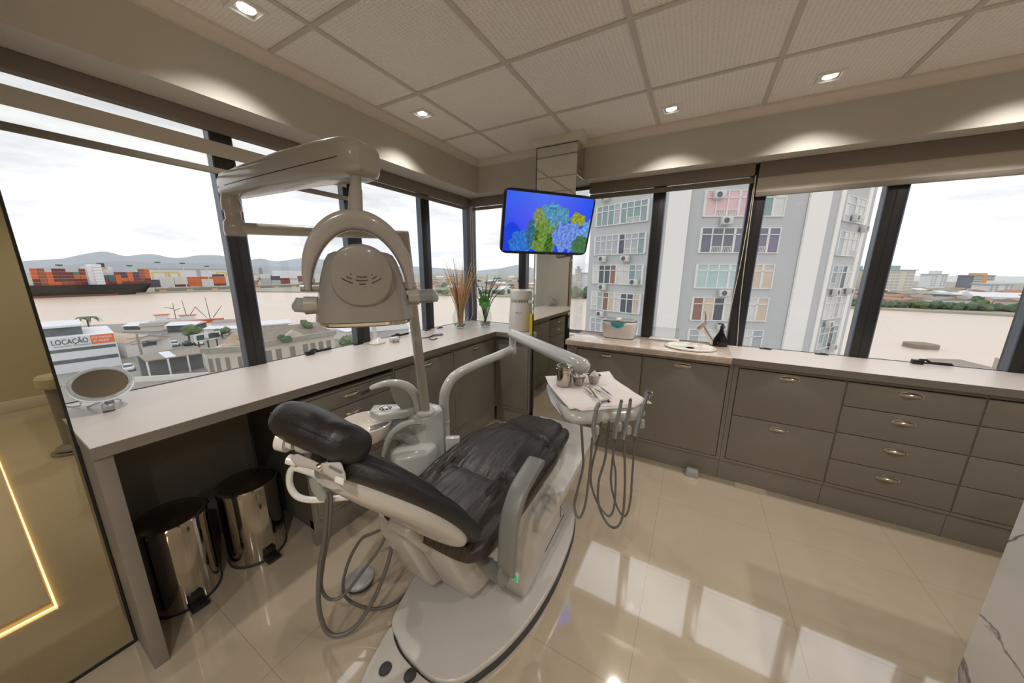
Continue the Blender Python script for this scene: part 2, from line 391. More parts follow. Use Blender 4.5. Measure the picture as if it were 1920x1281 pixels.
solo('ball_chain', ch, m_chrome, 'metal ball chain of the blind hanging beside the mirror at the far left', 'chain', kind=None)

# recessed square downlights
def downlight(x, y, label, e=36, first=[]):
    t = thing('downlight', (x, y, ZC-.008), label, 'ceiling light', 'recessed downlights')
    fr = MB()
    for a0, a1, b0, b1_ in ((-.055, .055, -.055, -.042), (-.055, .055, .042, .055), (-.055, -.042, -.042, .042), (.042, .055, -.042, .042)): fr.box(x+a0, x+a1, y+b0, y+b1_, ZC-.010, ZC-.0005)
    part('frame', fr, mat('white_lamp_frame', (235, 232, 226), .4), t)
    part('reflector', MB().loft([[(x+a*s, y+b*s, z) for a, b in ((-1, -1), (1, -1), (1, 1), (-1, 1))] for s, z in ((.042, ZC-.002), (.034, ZC-.0012))], cap=False), m_chrome, t)
    part('bulb', MB().lathe([(.03, 0), (.03, -.003), (.02, -.0055), (0, -.006)], (x, y, ZC-.001), 20), emat('lamp_face', (255, 250, 240), 4), t)
    L = bpy.data.lights.new('spot', 'SPOT'); L.energy = e; L.spot_size = math.radians(150 if e > 50 else 116); L.spot_blend = .85; L.shadow_soft_size = .025; L.color = (1, .965, .915)
    o = bpy.data.objects.new('spot', L); C.objects.link(o); o.parent = t; o.location = (0, 0, -.01)
    return t
downlight(-1.68, .817, 'square recessed downlight at the top left above the window beam')
downlight(-1.70, 1.80, 'square recessed downlight above the operating lamp, left of the column')
downlight(-.263, 2.51, 'square recessed downlight just right of the mirrored column')
downlight(.49, 2.52, 'square recessed downlight towards the upper right of the ceiling')
downlight(1.28, 2.52, 'square recessed downlight beyond the right edge of the ceiling view')
for x, y, w_ in ((-.1, -.6, 'just behind the viewer'), (1.2, -.6, 'behind the viewer on the right'), (1.6, 1.0, 'above the marble partition on the right'), (-.9, -1.5, 'far behind the viewer on the left'), (.9, -1.8, 'far behind the viewer on the right')): downlight(x, y, 'added fill downlight '+w_, e=60)  # unseen fill lamps added to brighten the interior

# marble panel at the right, podium edge with light strip seen in the mirror
def marble(name, base, vein, sc, thr=(.44, .5, .56), rough=.12):
    m = mat(name, base, rough, var=.04, vs=3); t = m.node_tree; b = t.nodes['Principled BSDF']
    tc = t.nodes.new('ShaderNodeTexCoord'); n1 = t.nodes.new('ShaderNodeTexNoise'); n1.inputs['Scale'].default_value = sc; n1.inputs['Detail'].default_value = 7; n1.inputs['Distortion'].default_value = 1.6
    cr = t.nodes.new('ShaderNodeValToRGB'); e = cr.color_ramp.elements; e[0].position = thr[0]; e[0].color = (1, 1, 1, 1); e[1].position = thr[2]; e[1].color = (1, 1, 1, 1)
    x = e.new(thr[1]); x.color = (*lin([v/255 for v in vein]), 1)
    src = b.inputs['Base Color'].links[0].from_socket; mx = t.nodes.new('ShaderNodeMix'); mx.data_type = 'RGBA'; mx.blend_type = 'MULTIPLY'; mx.inputs[0].default_value = 1
    t.links.new(tc.outputs['Object'], n1.inputs['Vector']); t.links.new(n1.outputs['Fac'], cr.inputs[0]); t.links.new(src, mx.inputs[6]); t.links.new(cr.outputs[0], mx.inputs[7]); t.links.new(mx.outputs[2], b.inputs['Base Color'])
    return m
m_marble = marble('white_marble', (226, 224, 222), (120, 116, 128), 1.5, (.485, .5, .515))
solo('marble_partition', MB().box(.90, 1.9, .55, 1.455, 0, 1.05), m_marble, 'low white marble-clad partition with grey veins at the lower right', 'partition', bevel=.002)
pd = thing('podium', (.2, -.5, 0), 'low podium edge with a glowing light strip seen in the mirror at the far left', 'podium')
part('step', MB().box(-1.27, 1.2, -2.3, .01, 0, .03), mat('podium_stone', (196, 180, 155), .1), pd)
part('light_strip', MB().box(-1.29, 1.2, .015, .0215, .002, .008).box(-1.286, -1.280, -2.2, .015, .002, .008), emat('warm_strip', (255, 214, 150), 6), pd)
ch = thing('stool', (.70, .345, 0), 'round cream-seated stool reflected in the mirror at the far left', 'stool')
part('seat', MB().lathe([(0, .54), (.075, .54), (.095, .56), (.095, .62), (.08, .64), (0, .645)], (.70, .345, 0), 28), mat('cream_vinyl', (176, 164, 134), .5), ch)
part('column', MB().lathe([(.10, .03), (.09, .05), (.05, .07), (.06, .54)], (.70, .345, 0), 20), m_cab, ch)
part('base', MB().lathe([(0, .0), (.12, .0), (.12, .015), (0, .035)], (.70, .345, 0), 24), m_cab, ch)
# ================================================================ COUNTERS AND CABINETS
m_pull = mat('aged_nickel_pull', (206, 199, 184), .16, 1, var=.1, vs=90)
def pull_mesh():
    """cup pull: a half shell on a flat rim; local x along the drawer, -y out of the face"""
    mb = MB(); R = []
    for j in range(9):
        v = PI/2*j/8
        R.append([Vector((.046*math.cos(u)*math.cos(v*.999), -.025*math.sin(v), .015*math.sin(u)*math.cos(v*.999))) for u in [2*PI*k/20 for k in range(20)]])
    mb.loft(R, cap=False)
    mb.loft([[Vector((a, y, b)) for a, b in sup(.052, .0165, 2.4, 24)] for y in (0, -.002)])
    mb.ball((-.044, -.006, .002), .006, 8, 6); mb.ball((.044, -.006, .002), .006, 8, 6)
    return mb.mesh('pull', 50)
PULL = None
def pull(parent, loc, face):
    global PULL
    if PULL is None: PULL = pull_mesh(); PULL.materials.append(m_pull)
    o = bpy.data.objects.new('pull', PULL); C.objects.link(o); o.parent = parent; o.location = Vector(loc)-worigin(parent)
    o.rotation_euler = (0, 0, 0 if face == 'y' else PI/2)
    return o
FX, FY = -1.60, 2.53     # front planes: left run faces +x, far run faces -y
def fbox(run, a0, a1, d0, d1, z0, z1):
    """box on a run; a = along, d = depth behind the front plane"""
    return MB().box(FX-d1, FX-d0, a0, a1, z0, z1) if run == 'L' else MB().box(a0, a1, FY+d0, FY+d1, z0, z1)
def cabinet(run, a0, a1, label, fronts, ztop=.858, kind='cabinet', frame=(.008, .008), rail=.835):
    depth = .56 if run == 'L' else .42
    loc = (FX-depth/2, (a0+a1)/2, 0) if run == 'L' else ((a0+a1)/2, FY+depth/2, 0)
    t = thing('base_'+kind, loc, label, 'cabinet', 'greige base cabinets')
    part('body', fbox(run, a0, a1, .02, depth, .10, ztop), m_cabin, t)
    def add(mb_, *r):
        a, b, z0, z1 = r
        if run == 'L': mb_.box(FX-.022, FX, a, b, z0, z1)
        else: mb_.box(a, b, FY, FY+.022, z0, z1)
    fr = MB(); fl, frr = frame
    add(fr, a0, a0+fl, .15, ztop); add(fr, a1-frr, a1, .15, ztop)
    add(fr, a0+fl, a1-frr, rail, ztop); add(fr, a0+fl, a1-frr, .15, .166)
    part('face_frame', fr, m_cab, t)
    part('plinth', fbox(run, a0, a1, .012, .05, 0, .1495), m_cab, t)
    g = .0022
    for kind_, x0, x1, z0, z1, hx, hz in fronts:
        d = part(kind_, fbox(run, x0+g, x1-g, 0, .018, z0+g, z1-g), m_cab, t, bevel=.0008)
        if hx is not None: pull(d, (FX, hx, hz) if run == 'L' else (hx, FY, hz), 'x' if run == 'L' else 'y')
    return t
# --- left run
pn = solo('desk_side_panel', MB().box(-1.79, -1.583, .152, .192, 0, .859), m_cab, 'upright greige end panel carrying the near end of the left counter', 'panel', bevel=.001)
solo('desk_back_panel', MB().box(-2.19, -2.17, .194, .76, 0, .859), m_cab, 'dark greige back panel of the open niche behind the pedal bins', 'panel')
cabinet('L', .765, 1.325, 'greige drawer cabinet behind the headrest, set below a shadow gap', [
    ('drawer', .785, 1.315, .722, .812, 1.035, .778), ('drawer', .785, 1.315, .60, .722, 1.035, .672),
    ('drawer', .785, 1.315, .375, .60, None, 0), ('drawer', .785, 1.315, .166, .375, None, 0)], ztop=.826, kind='drawer_unit', frame=(.02, .01), rail=.814)
cabinet('L', 1.33, 1.915, 'greige cabinet with one door behind the white lamp post', [('door', 1.342, 1.910, .168, .83, 1.632, .80)])
cabinet('L', 1.918, 2.528, 'greige cabinet with one door beside the inner corner of the counter', [('door', 1.923, 2.515, .168, .83, 2.22, .80)])
cabinet('F', -1.595, CX0-.004, 'narrow greige corner cabinet with a plain door left of the mirrored column', [('door', -1.585, CX0-.018, .168, .83, None, 0)], frame=(.012, .012))
# --- far run
cabinet('F', CX1+.003, -.290, 'greige cabinet under the marble top, below the white ultrasonic cleaner', [('door', -.800, -.296, .168, .83, -.567, .80)], frame=(.09, .004))
cabinet('F', -.288, .274, 'greige cabinet under the wash basin', [('door', -.286, .250, .168, .83, -.026, .80)], frame=(.004, .022))
cabinet('F', .276, .826, 'greige cabinet with two deep drawers right of the basin cabinet', [
    ('drawer', .305, .826, .499, .83, .568, .80), ('drawer', .305, .826, .168, .499, .564, .455)], frame=(.027, .002), kind='drawer_unit')
cabinet('F', .828, 1.348, 'greige cabinet with four drawers, the second drawer stack from the right', [
    ('drawer', .830, 1.348, z0, z1, 1.089, hz) for z0, z1, hz in ((.68, .83, .797), (.51, .68, .633), (.332, .51, .457), (.168, .332, .282))], frame=(.002, .002), kind='drawer_unit')
cabinet('F', 1.350, 1.90, 'greige cabinet with four drawers at the right edge, cut by the frame', [
    ('drawer', 1.352, 1.90, z0, z1, 1.64, hz) for z0, z1, hz in ((.68, .83, .797), (.51, .68, .633), (.332, .51, .457), (.168, .332, .282))], frame=(.002, .002), kind='drawer_unit')
# --- worktops
wt = MB().prism([(-1.576, .152), (-1.576, 2.497), (CX0-.005, 2.497), (CX0-.005, YF-.004), (XL+.004, YF-.004), (XL+.004, .152)], .86, CT)
lw = thing('left_worktop', (-1.88, 1.5, .86), 'long daylight-pale laminate worktop running under the left windows and round the corner', 'countertop')
part('top', wt, m_counter, lw)
part('shaded_edge', MB().box(-1.576, -1.5735, .152, 2.497, .86, CT-.0004).box(-1.5735, CX0-.005, 2.4945, 2.497, .86, CT-.0004).box(XL+.4, -1.5735, .1495, .152, .86, CT-.0004), m_cab, lw)  # same laminate as the top; darker strip paints the shade on its edge
m_stone = marble('beige_marble', (214, 203, 194), (226, 214, 202), 3.5, (.35, .5, .65), .12)
solo('marble_worktop', MB().box(CX1+.001, .255, 2.488, YF-.004, .8595, CT), m_stone, 'beige marble worktop round the wash basin, right of the column', 'countertop', bevel=.0015)
rw = thing('right_worktop', (1.3, 2.73, .86), 'daylight-pale laminate worktop under the windows on the right', 'countertop')
part('top', MB().box(.256, XR, 2.497, YF-.004, .86, CT), m_counter, rw)
part('shaded_edge', MB().box(.256, XR, 2.4945, 2.497, .86, CT-.0004), m_cab, rw)  # edge shade painted as a darker strip here too
# ================================================================ DENTAL CHAIR
m_shell = mat('ivory_plastic_shell', (180, 175, 168), .24, var=.03, coat=.35)
m_shell2 = mat('grey_arm_plastic', (112, 112, 109), .38, var=.03)
m_leather = mat('black_upholstery', (30, 27, 26), .42, var=.25, vs=5, bump=.14, bs=120)
m_hose = mat('grey_hose', (92, 88, 84), .45)
m_dark = mat('charcoal_rubber', (48, 47, 48), .6)
chair = thing('dental_chair', (-.74, 1.05, 0), 'reclined dental chair with black cushions, ivory shell and grey curved armrest', 'dental chair')
plate = [(-.50, 1.66), (-.45, 1.52), (-.43, 1.36), (-.425, 1.18), (-.44, 1.0), (-.475, .85), (-.52, .74), (-.575, .655), (-.66, .615), (-.795, .622), (-.87, .645), (-.935, .678), (-.975, .78), (-1.005, .90), (-1.02, 1.2), (-1.0, 1.6), (-.9, 1.68), (-.6, 1.70)]
plate = [(v.x, v.y) for v in smooth_path([(a, b, 0) for a, b in plate], 5, True)]
def grow(poly, d):
    c = Vector((sum(p[0] for p in poly)/len(poly), sum(p[1] for p in poly)/len(poly)))
    return [tuple(Vector(p)+(Vector(p)-c).normalized()*d) for p in poly]
part('base_rim', MB().prism(grow(plate, .008), 0, .022), m_dark, chair, bevel=.004)
part('base_plate', MB().prism(plate, .022, .052), m_shell, chair, bevel=.008, bseg=3)
toe = [(-.925, .667), (-.87, .637), (-.795, .614), (-.66, .607), (-.585, .64), (-.56, .60), (-.57, .48), (-.65, .40), (-.80, .41), (-.875, .50), (-.905, .58)]
toe = [(v.x, v.y) for v in smooth_path([(a, b, 0) for a, b in toe], 4, True)]
tp = part('foot_switch_panel', MB().prism(toe, .0, .045), m_shell, chair, bevel=.01, bseg=3)
for x, y in ((-.822, .553), (-.730, .583), (-.80, .492), (-.66, .53)):
    part('switch_button', MB().lathe([(0, .044), (.018, .044), (.021, .050), (.018, .056), (0, .058)], (x, y, 0), 20, sy=1.1), m_dark, tp)
# lift column covers
part('lift_cover', MB().prism([(.80, .17), (.83, .11), (.90, .08), (1.15, .06), (1.2, .45), (.95, .50), (.70, .52), (.70, .44)], -1.0, -.845, 'x'), m_shell, chair, bevel=.018, bseg=4)
part('lift_cover', MB().prism([(.83, .20), (.86, .13), (.93, .09), (1.15, .06), (1.2, .45), (.95, .50), (.74, .50), (.74, .42)], -.838, -.665, 'x'), m_shell, chair, bevel=.022, bseg=4)
part('seat_frame', MB().prism([(.80, .47), (.80, .40), (1.0, .34), (1.4, .33), (1.5, .40), (1.5, .47)], -.97, -.53, 'x'), m_shell, chair, bevel=.015, bseg=3)
part('leg_rest_frame', MB().prism([(1.10, .385), (1.10, .33), (1.96, .385), (2.0, .42), (1.96, .445)], -.87, -.452, 'x'), m_shell, chair, bevel=.008)
# side cover with power switch
sc = MB()
prof = [(1.02, .054), (.995, .15), (1.02, .29), (1.075, .405), (1.12, .428), (1.20, .422), (1.30, .385), (1.39, .315), (1.46, .22), (1.505, .13), (1.515, .054)]
sc.prism(prof, -.60, -.502, 'x')
sd = part('side_cover', sc, m_shell, chair, bevel=.012, bseg=4)
part('seam', MB().prism([(1.24, .105), (1.24, .112), (1.500, .135), (1.502, .128)], -.502, -.5012, 'x'), m_dark, sd)
sw = part('power_switch', MB().obox((-.535, 1.0, .175), (.014, 0, 0), (0, .006, 0), (0, .0, .022)), m_white, sd, bevel=.002)
part('rocker', MB().obox((-.535, .993, .175), (.008, 0, 0), (0, .003, 0), (0, .0, .014)), mat('green_switch', (10, 120, 80), .3, emit=(0, 200, 120), es=.5), sw)
part('maker_mark', MB().tube([Vector((-.5012, 1.44+.006*math.sin(i*1.9), .15+.012*i+.004*math.cos(i*2.3))) for i in range(9)], .0016, 5), m_dark, sd)
part('cover_cap', MB().prism([(1.10, .425), (1.10, .462), (1.26, .462), (1.30, .40)], -.60, -.525, 'x'), m_shell, sd, bevel=.006)
# armrest: a broad band bent over, standing on a bracket
Lp = [(993, 853), (980, 872), (958, 907), (942, 951), (933, 989), (929, 1031), (931, 1078)]
Rp = [(1020.6, 858.6), (1003, 888), (986.7, 920), (972.6, 965), (966.8, 1007), (965.6, 1045), (958.6, 1084)]
A = smooth_path([Rx(x, y, -.487) for x, y in Lp], 5); B = smooth_path([Rx(x, y, -.425) for x, y in Rp], 5)
rings = []
for i in range(len(A)):
    a, b = A[i], B[i]; y, z = (a.y+b.y)/2, (a.z+b.z)/2; j, k = max(0, i-1), min(len(A)-1, i+1)
    d = ((A[k]+B[k])-(A[j]+B[j])); d = Vector((0, d.y, d.z)).normalized(); n = Vector((0, -d.z, d.y))
    if n.z < 0 and i < 6: n = -n
    if i >= 6 and n.y > 0: n = -n
    e = .018 if 0 < i < len(A)-1 else .010
    rings.append([Vector((-.456+u, y, z))+n*(v-.016) for u, v in sup(.033, e, 4, 20)])
part('armrest', MB().loft(rings), m_shell2, chair)
part('armrest_bracket', MB().tube([(-.62, .82, .43), (-.52, .79, .42), (-.455, .765, .45)], .026, 14, sy=1.2), m_shell2, chair)

m_gather = mat('gathered_upholstery', (42, 34, 28), .42, var=.3, vs=6); _t = m_gather.node_tree; _b = _t.nodes['Principled BSDF']
_c = _t.nodes.new('ShaderNodeTexCoord'); _m = _t.nodes.new('ShaderNodeMapping'); _m.inputs['Scale'].default_value = (34, 4.5, 8); _n = _t.nodes.new('ShaderNodeTexNoise'); _n.inputs['Scale'].default_value = 1; _n.inputs['Detail'].default_value = 3; _n.inputs['Distortion'].default_value = .8
_p = _t.nodes.new('ShaderNodeBump'); _p.inputs['Strength'].default_value = .65; _p.inputs['Distance'].default_value = .012
_t.links.new(_c.outputs['Object'], _m.inputs[0]); _t.links.new(_m.outputs[0], _n.inputs['Vector']); _t.links.new(_n.outputs['Fac'], _p.inputs['Height']); _t.links.new(_p.outputs[0], _b.inputs['Normal'])
# cushions: closed lofts with puffs, seams and gathers
def cushion(name, path, hw, th, xc, n=56, mt=None, sub=4, seams=(), puff=0, wr=0, kx=3.2, parent=None):
    P = smooth_path(path, sub); W_ = smooth_path([(a, b, 0) for a, b in zip(hw, th)], sub); rings = []; L = len(P)
    for i, p in enumerate(P):
        a, b = P[max(0, i-1)], P[min(L-1, i+1)]; d = (b-a).normalized(); nn = Vector((0, -d.z, d.y))
        if nn.z < 0: nn = -nn
        s = i/(L-1); w_, t_ = W_[i].x, W_[i].y; r = []
        dip = sum(math.exp(-((s-q)/.014)**2) for q in seams)
        for u, v in sup(w_, t_, kx, n):
            q = Vector((xc+u, p.y, p.z))+nn*v
            if v > 0:
                inn = max(0, 1-(abs(u)/(w_*.80))**6)
                seam2 = math.exp(-((abs(u)/w_-.78)/.035)**2)
                h = puff*inn-.014*dip*inn-.010*seam2
                if wr:
                    near = .35+sum(math.exp(-((s-q_)/.09)**2) for q_ in seams)
                    h += wr*near*inn*(abs(noise.noise(Vector((u*30, s*3.0+u*2, 3))))-.2)*1.6+wr*.35*noise.noise(Vector((u*70, s*8, 8)))*near
                q += nn*h
            r.append(q)
        rings.append(r)
    return part(name, MB().loft(rings), mt or m_leather, parent, ang=60)
seat_path = [(0, .70, .535), (0, .76, .525), (0, .90, .523), (0, 1.05, .535), (0, 1.2, .548), (0, 1.34, .545), (0, 1.45, .525), (0, 1.56, .510), (0, 1.68, .503), (0, 1.735, .500)]
cushion('seat_cushion', seat_path, mt=m_gather, hw=[.21, .235, .245, .25, .25, .245, .225, .205, .19, .165], th=[.035, .055, .062, .066, .068, .064, .052, .046, .040, .024], xc=-.745, n=96, sub=11, seams=(.30, .62), puff=.026, wr=.020, parent=chair)
bp = [(0, .405, .985), (0, .425, .975), (0, .47, .935), (0, .545, .85), (0, .63, .745), (0, .695, .655), (0, .725, .60), (0, .738, .565)]
bhw = [.07, .095, .145, .19, .225, .238, .22, .145]; bth = [.026, .032, .035, .036, .036, .036, .034, .022]
cushion('backrest_cushion', bp, bhw, bth, -.745, n=72, sub=8, seams=(.55,), puff=.012, wr=.006, parent=chair)
# ivory shell behind the back cushion
def shell(name, path, hw, th, off, m, xc=-.745, n=40, k=2.6, parent=chair):
    P = smooth_path(path, 5); W_ = smooth_path([(a, b, 0) for a, b in zip(hw, th)], 5); rings = []
    for i, p in enumerate(P):
        a, b = P[max(0, i-1)], P[min(len(P)-1, i+1)]; d = (b-a).normalized(); nn = Vector((0, -d.z, d.y))
        if nn.z < 0: nn = -nn
        rings.append([Vector((xc+u, p.y, p.z))+nn*(v-off) for u, v in sup(W_[i].x, W_[i].y, k, n)])
    return part(name, MB().loft(rings), m, parent, ang=60)
shell('backrest_shell', [(0, .42, .975), (0, .45, .955), (0, .50, .90), (0, .565, .825), (0, .635, .735), (0, .685, .655), (0, .705, .61)], [.06, .092, .145, .190, .218, .222, .185], [.030, .040, .046, .046, .044, .038, .022], .030, m_shell)
bj = part('back_hinge', MB().obox((-.80, .72, .535), (.055, 0, 0), (0, .05, .03), (0, -.05, .08)), m_shell, chair, bevel=.02, bseg=4)
# headrest
def hp(x, z, y): return Vector((x, y, z))
rings = []
hx = [-.893, -.886, -.868, -.84, -.80, -.755, -.715, -.69, -.668, -.652, -.643]
ht = [.018, .036, .048, .052, .050, .048, .044, .046, .043, .032, .012]; hh = [.03, .055, .074, .082, .083, .080, .070, .066, .060, .045, .018]
dn = Vector((0, .62, .78)); dt = Vector((0, -.78, .62))
for i, x in enumerate(hx):
    s = (x+.905)/.262; c = Vector((x, .408+.012*s, 1.060-.020*s))
    rings.append([c+dn*v+dt*u for u, v in sup(hh[i], ht[i], 2.5, 40)])
hr = []
for i in range(len(rings)-1):
    for k in range(3): hr.append([rings[i][j].lerp(rings[i+1][j], k/3) for j in range(40)])
hr.append(rings[-1])
hd = part('headrest', MB().loft(hr), m_leather, chair, ang=60)
part('headrest_seam', MB().tube([r[0]+(r[0]-sum(r, Vector())/40).normalized()*.001 for r in hr[2:-2]], .0018, 6), m_black, hd)
# mechanism under the headrest, seen edge-on from behind
def slab(name, pts, w0, w1, m, parent, bevel=.006, bseg=3):
    return part(name, MB().loft([[Rd(x, y, w) for x, y in pts] for w in (w0, w1)]), m, parent, bevel=bevel, bseg=bseg)
hb = slab('headrest_bracket', [(551, 800), (600, 818), (652, 842), (654, 862), (642, 869), (612, 861), (590, 849), (566, 852), (551, 846)], .765, .82, m_shell, chair, .006)
ka, kb = Rd(556, 828, .80), Rd(526, 821, .80)
part('adjusting_knob', MB().tube([ka, ka.lerp(kb, .35), ka.lerp(kb, .36), ka.lerp(kb, .9), kb, kb.lerp(ka, .03), kb.lerp(ka, .3)], [.021, .021, .030, .030, .025, .020, .018], 28), m_white, hb)
slab('release_lever', [(543, 858), (556, 850), (585, 862), (622, 880), (612, 892), (585, 880), (553, 873)], .745, .78, m_shell, hb, .005)
part('lever_knob', MB().tube([Rd(560, 866, .76), Rd(541, 861, .76)], [.013, .012], 16), m_white, hb)
slab('slide_cover', [(600, 868), (640, 866), (648, 888), (650, 905), (628, 902), (606, 888)], .725, .785, m_shell, chair, .006)
slab('slide_slot', [(618, 872), (642, 884), (640, 889), (616, 877)], .723, .727, m_shell2, chair, .0005)
part('hinge_pin', MB().cyl(Rd(596, 878, .74), Rd(616, 868, .75), .009), m_chrome, chair)
slab('latch_button', [(628, 892), (646, 898), (644, 912), (626, 904)], .715, .75, m_white, chair, .003)
# ================================================================ CUSPIDOR UNIT (left of the chair)
m_uw = mat('light_unit_plastic', (190, 190, 188), .2, var=.02, coat=.4)
m_ug = mat('grey_unit_plastic', (150, 150, 147), .35)
un = thing('cuspidor_unit', (-1.16, 1.16, 0), 'white rinsing unit with round basin and curved tap beside the chair', 'dental unit')
part('cabinet_body', MB().prism([(-1.235, 1.10), (-1.19, 1.055), (-1.09, 1.075), (-1.075, 1.12), (-1.085, 1.20), (-1.13, 1.235), (-1.21, 1.235), (-1.25, 1.18)], .02, .742), m_uw, un, bevel=.015, bseg=3)
part('pole_socket', MB().lathe([(.052, .742), (.048, .752), (.034, .757), (.0, .758)], (-1.13, 1.12, 0), 24), m_uw, un)
# sweeping neck that carries the basin
nk = smooth_path([(-1.165, 1.13, .52), (-1.20, 1.09, .60), (-1.24, 1.05, .645), (-1.29, .99, .655), (-1.33, .945, .652)], 6)
part('basin_neck', MB().tube(nk, [.085-.0012*i for i in range(len(nk))], 20, sy=.62), m_ug, un)
bc = (-1.335, .925, 0)
part('basin', MB().lathe([(0, .615), (.05, .618), (.085, .640), (.112, .675), (.124, .715), (.126, .722), (.122, .726), (.117, .720), (.105, .682), (.078, .652), (.04, .640), (0, .638)], bc, 40), mat('white_ceramic', (226, 220, 210), .08, coat=.5), un)
part('basin_drain', MB().lathe([(0, .6385), (.014, .6385), (.016, .6405), (0, .642)], bc, 20), m_chrome, un)
# cup filler shelf with its rosette, and the arching tap
sh = part('cup_shelf', MB().prism([(-1.375, 1.005), (-1.33, .945), (-1.255, .935), (-1.175, 1.02), (-1.165, 1.09), (-1.21, 1.125)], .735, .775), m_uw, un, bevel=.010, bseg=3)
rc = Vector((-1.285, 1.005, .7755)); ro = MB().lathe([(.030, 0), (.034, .002), (.038, 0)], rc, 28).lathe([(0, 0), (.014, 0), (.014, .003), (0, .004)], rc, 20)
for k in range(8):
    a = 2*PI*k/8; ro.ball(rc+Vector((math.cos(a)*.022, math.sin(a)*.022, .001)), .005, 8, 4, sz=.5)
part('cup_rest', ro, m_white, sh)
tp_ = smooth_path([(-1.16, 1.12, .70), (-1.165, 1.11, .78), (-1.18, 1.095, .85), (-1.21, 1.06, .895), (-1.255, 1.01, .910), (-1.295, .965, .900), (-1.315, .945, .888)], 6)
tap = part('cup_filler_tap', MB().tube(tp_, [.034-.0007*i for i in range(len(tp_))], 16, sy=.55), m_uw, un)
part('tap_tip', MB().tube([(-1.312, .948, .890), (-1.335, .925, .872), (-1.342, .918, .866)], [.011, .010, .006], 12), m_dark, tap)
part('tap_fin', MB().loft([[Vector(p)+Vector((.008, -.008, 0))*s for p in [(-1.17, 1.10, .70), (-1.18, 1.09, .84), (-1.215, 1.05, .885), (-1.25, 1.01, .90), (-1.235, 1.02, .82), (-1.215, 1.04, .775)]] for s in (-.6, .6)]), m_ug, tap, bevel=.002)
# sickle handle
sk = smooth_path([(-1.06, 1.02, .745), (-1.10, .99, .748), (-1.14, .95, .725), (-1.165, .915, .68), (-1.175, .89, .62), (-1.18, .875, .56)], 6)
part('sickle_handle', MB().tube(sk, [.008+.018*math.sin(PI*min(1, (i+3)/len(sk))) for i in range(len(sk))], 14, sy=.6), m_ug, un)
part('lower_housing', MB().prism([(-1.22, .95), (-1.12, .90), (-1.03, 1.03), (-1.05, 1.12), (-1.2, 1.12)], .36, .60), m_uw, un, bevel=.025, bseg=4)
part('filter_jar', MB().lathe([(0, .37), (.035, .37), (.04, .38), (.04, .47), (.036, .485), (.0, .488)], (-1.03, 1.10, 0), 24), m_clear, un)
part('jar_cap', MB().lathe([(0, .486), (.042, .486), (.042, .51), (0, .515)], (-1.03, 1.10, 0), 24), m_uw, un)
part('water_bottle_bracket', MB().obox((-1.0, 1.17, .55), (.03, .02, 0), (-.01, .015, 0), (0, 0, .07)), m_uw, un, bevel=.008)
# assistant's tube frame with holder, hoses and foot control
def floor_w(px, py, z): return (Rz(px, py, z)-Vector((0, 0, CAMZ))).dot(fw)
def curve(pts, w0, zmin=.012):
    out = []
    for i, q in enumerate(pts):
        w = q[2] if len(q) > 2 else w0
        p = Rd(q[0], q[1], w)
        if p.z < zmin: p = Rz(q[0], q[1], zmin)
        out.append(p)
    return out
asst = thing('assistant_arm', tuple(Rz(640, 1000, .0)), 'white bent-tube assistant bracket with grey holder and hanging hoses behind the headrest', 'instrument holder')
fp = curve([(640, 905, 1.12), (600, 893, 1.12), (578, 885, 1.12), (552, 878, 1.12), (543.5, 888, 1.12), (544, 911, 1.13), (555, 929, 1.13), (574, 936.5, 1.13), (604, 937, 1.14), (667, 931, 1.17), (740, 925, 1.25), (790, 915, 1.32)], 1.13)
part('tube_frame', MB().tube(smooth_path(fp, 6), .0108, 12), m_white, asst)
hc = Rd(601, 917, 1.12)
part('holder', MB().loft([[hc+rt*(u+o)+up*h+fw*v for u, v in sup(a, .016, 3, 20)] for h, a, o in ((.042, .012, -.022), (.03, .02, -.016), (.0, .024, -.004), (-.022, .022, .008), (-.034, .012, .012))]), m_ug, asst)
part('holder_arm', MB().tube([Rd(590, 893, 1.12), Rd(610, 905, 1.12), Rd(640, 915, 1.12), Rd(652, 905, 1.13)], [.012, .016, .02, .012], 14, sy=.7), m_uw, asst)
part('suction_tip', MB().tube([Rd(588, 862, 1.10), Rd(598, 885, 1.11), Rd(606, 905, 1.11)], [.008, .011, .013], 12), m_ug, asst)
h1 = curve([(611, 925), (614, 936), (609, 1008, 1.16), (599, 1070, 1.2), (598, 1139, 1.25), (612, 1183, 1.27), (636, 1192, 1.28), (668, 1174, 1.3), (701, 1123, 1.33), (727, 1057, 1.36), (741, 998, 1.38), (760, 950, 1.4)], 1.12)
h2 = curve([(617, 925), (621, 936), (617, 998, 1.16), (606, 1057, 1.22), (603, 1103, 1.26), (619, 1124, 1.28), (645, 1115, 1.3), (681, 1070, 1.33), (714, 1024, 1.36), (731, 985, 1.38), (750, 950, 1.4)], 1.12)
part('hose', MB().tube(smooth_path(h1, 6), .0085, 10), m_hose, asst); part('hose', MB().tube(smooth_path(h2, 6), .0062, 10), m_hose, asst)
pc = Rz(675, 1093, .0)
ft = thing('foot_control', tuple(pc), 'round grey foot pedal on the floor in a loop of hose behind the chair', 'foot pedal')
part('pedal_base', MB().lathe([(0, 0), (.058, 0), (.060, .006), (.056, .014), (0, .014)], pc, 36), m_dark, ft)
part('pedal_disc', MB().lathe([(0, .014), (.060, .016), (.064, .022), (.062, .030), (.045, .036), (0, .038)], pc, 36), m_ug, ft)
h3 = curve([(738, 985, 1.40), (700, 1000, 1.40), (675, 1014, 1.40), (652, 1058, 1.38), (643, 1106, 1.38), (659, 1129, 1.5), (698, 1142, 1.6), (737, 1133, 1.6), (770, 1105, 1.6)], 1.4)
part('pedal_hose', MB().tube(smooth_path(h3, 6), .0065, 10), m_hose, ft)

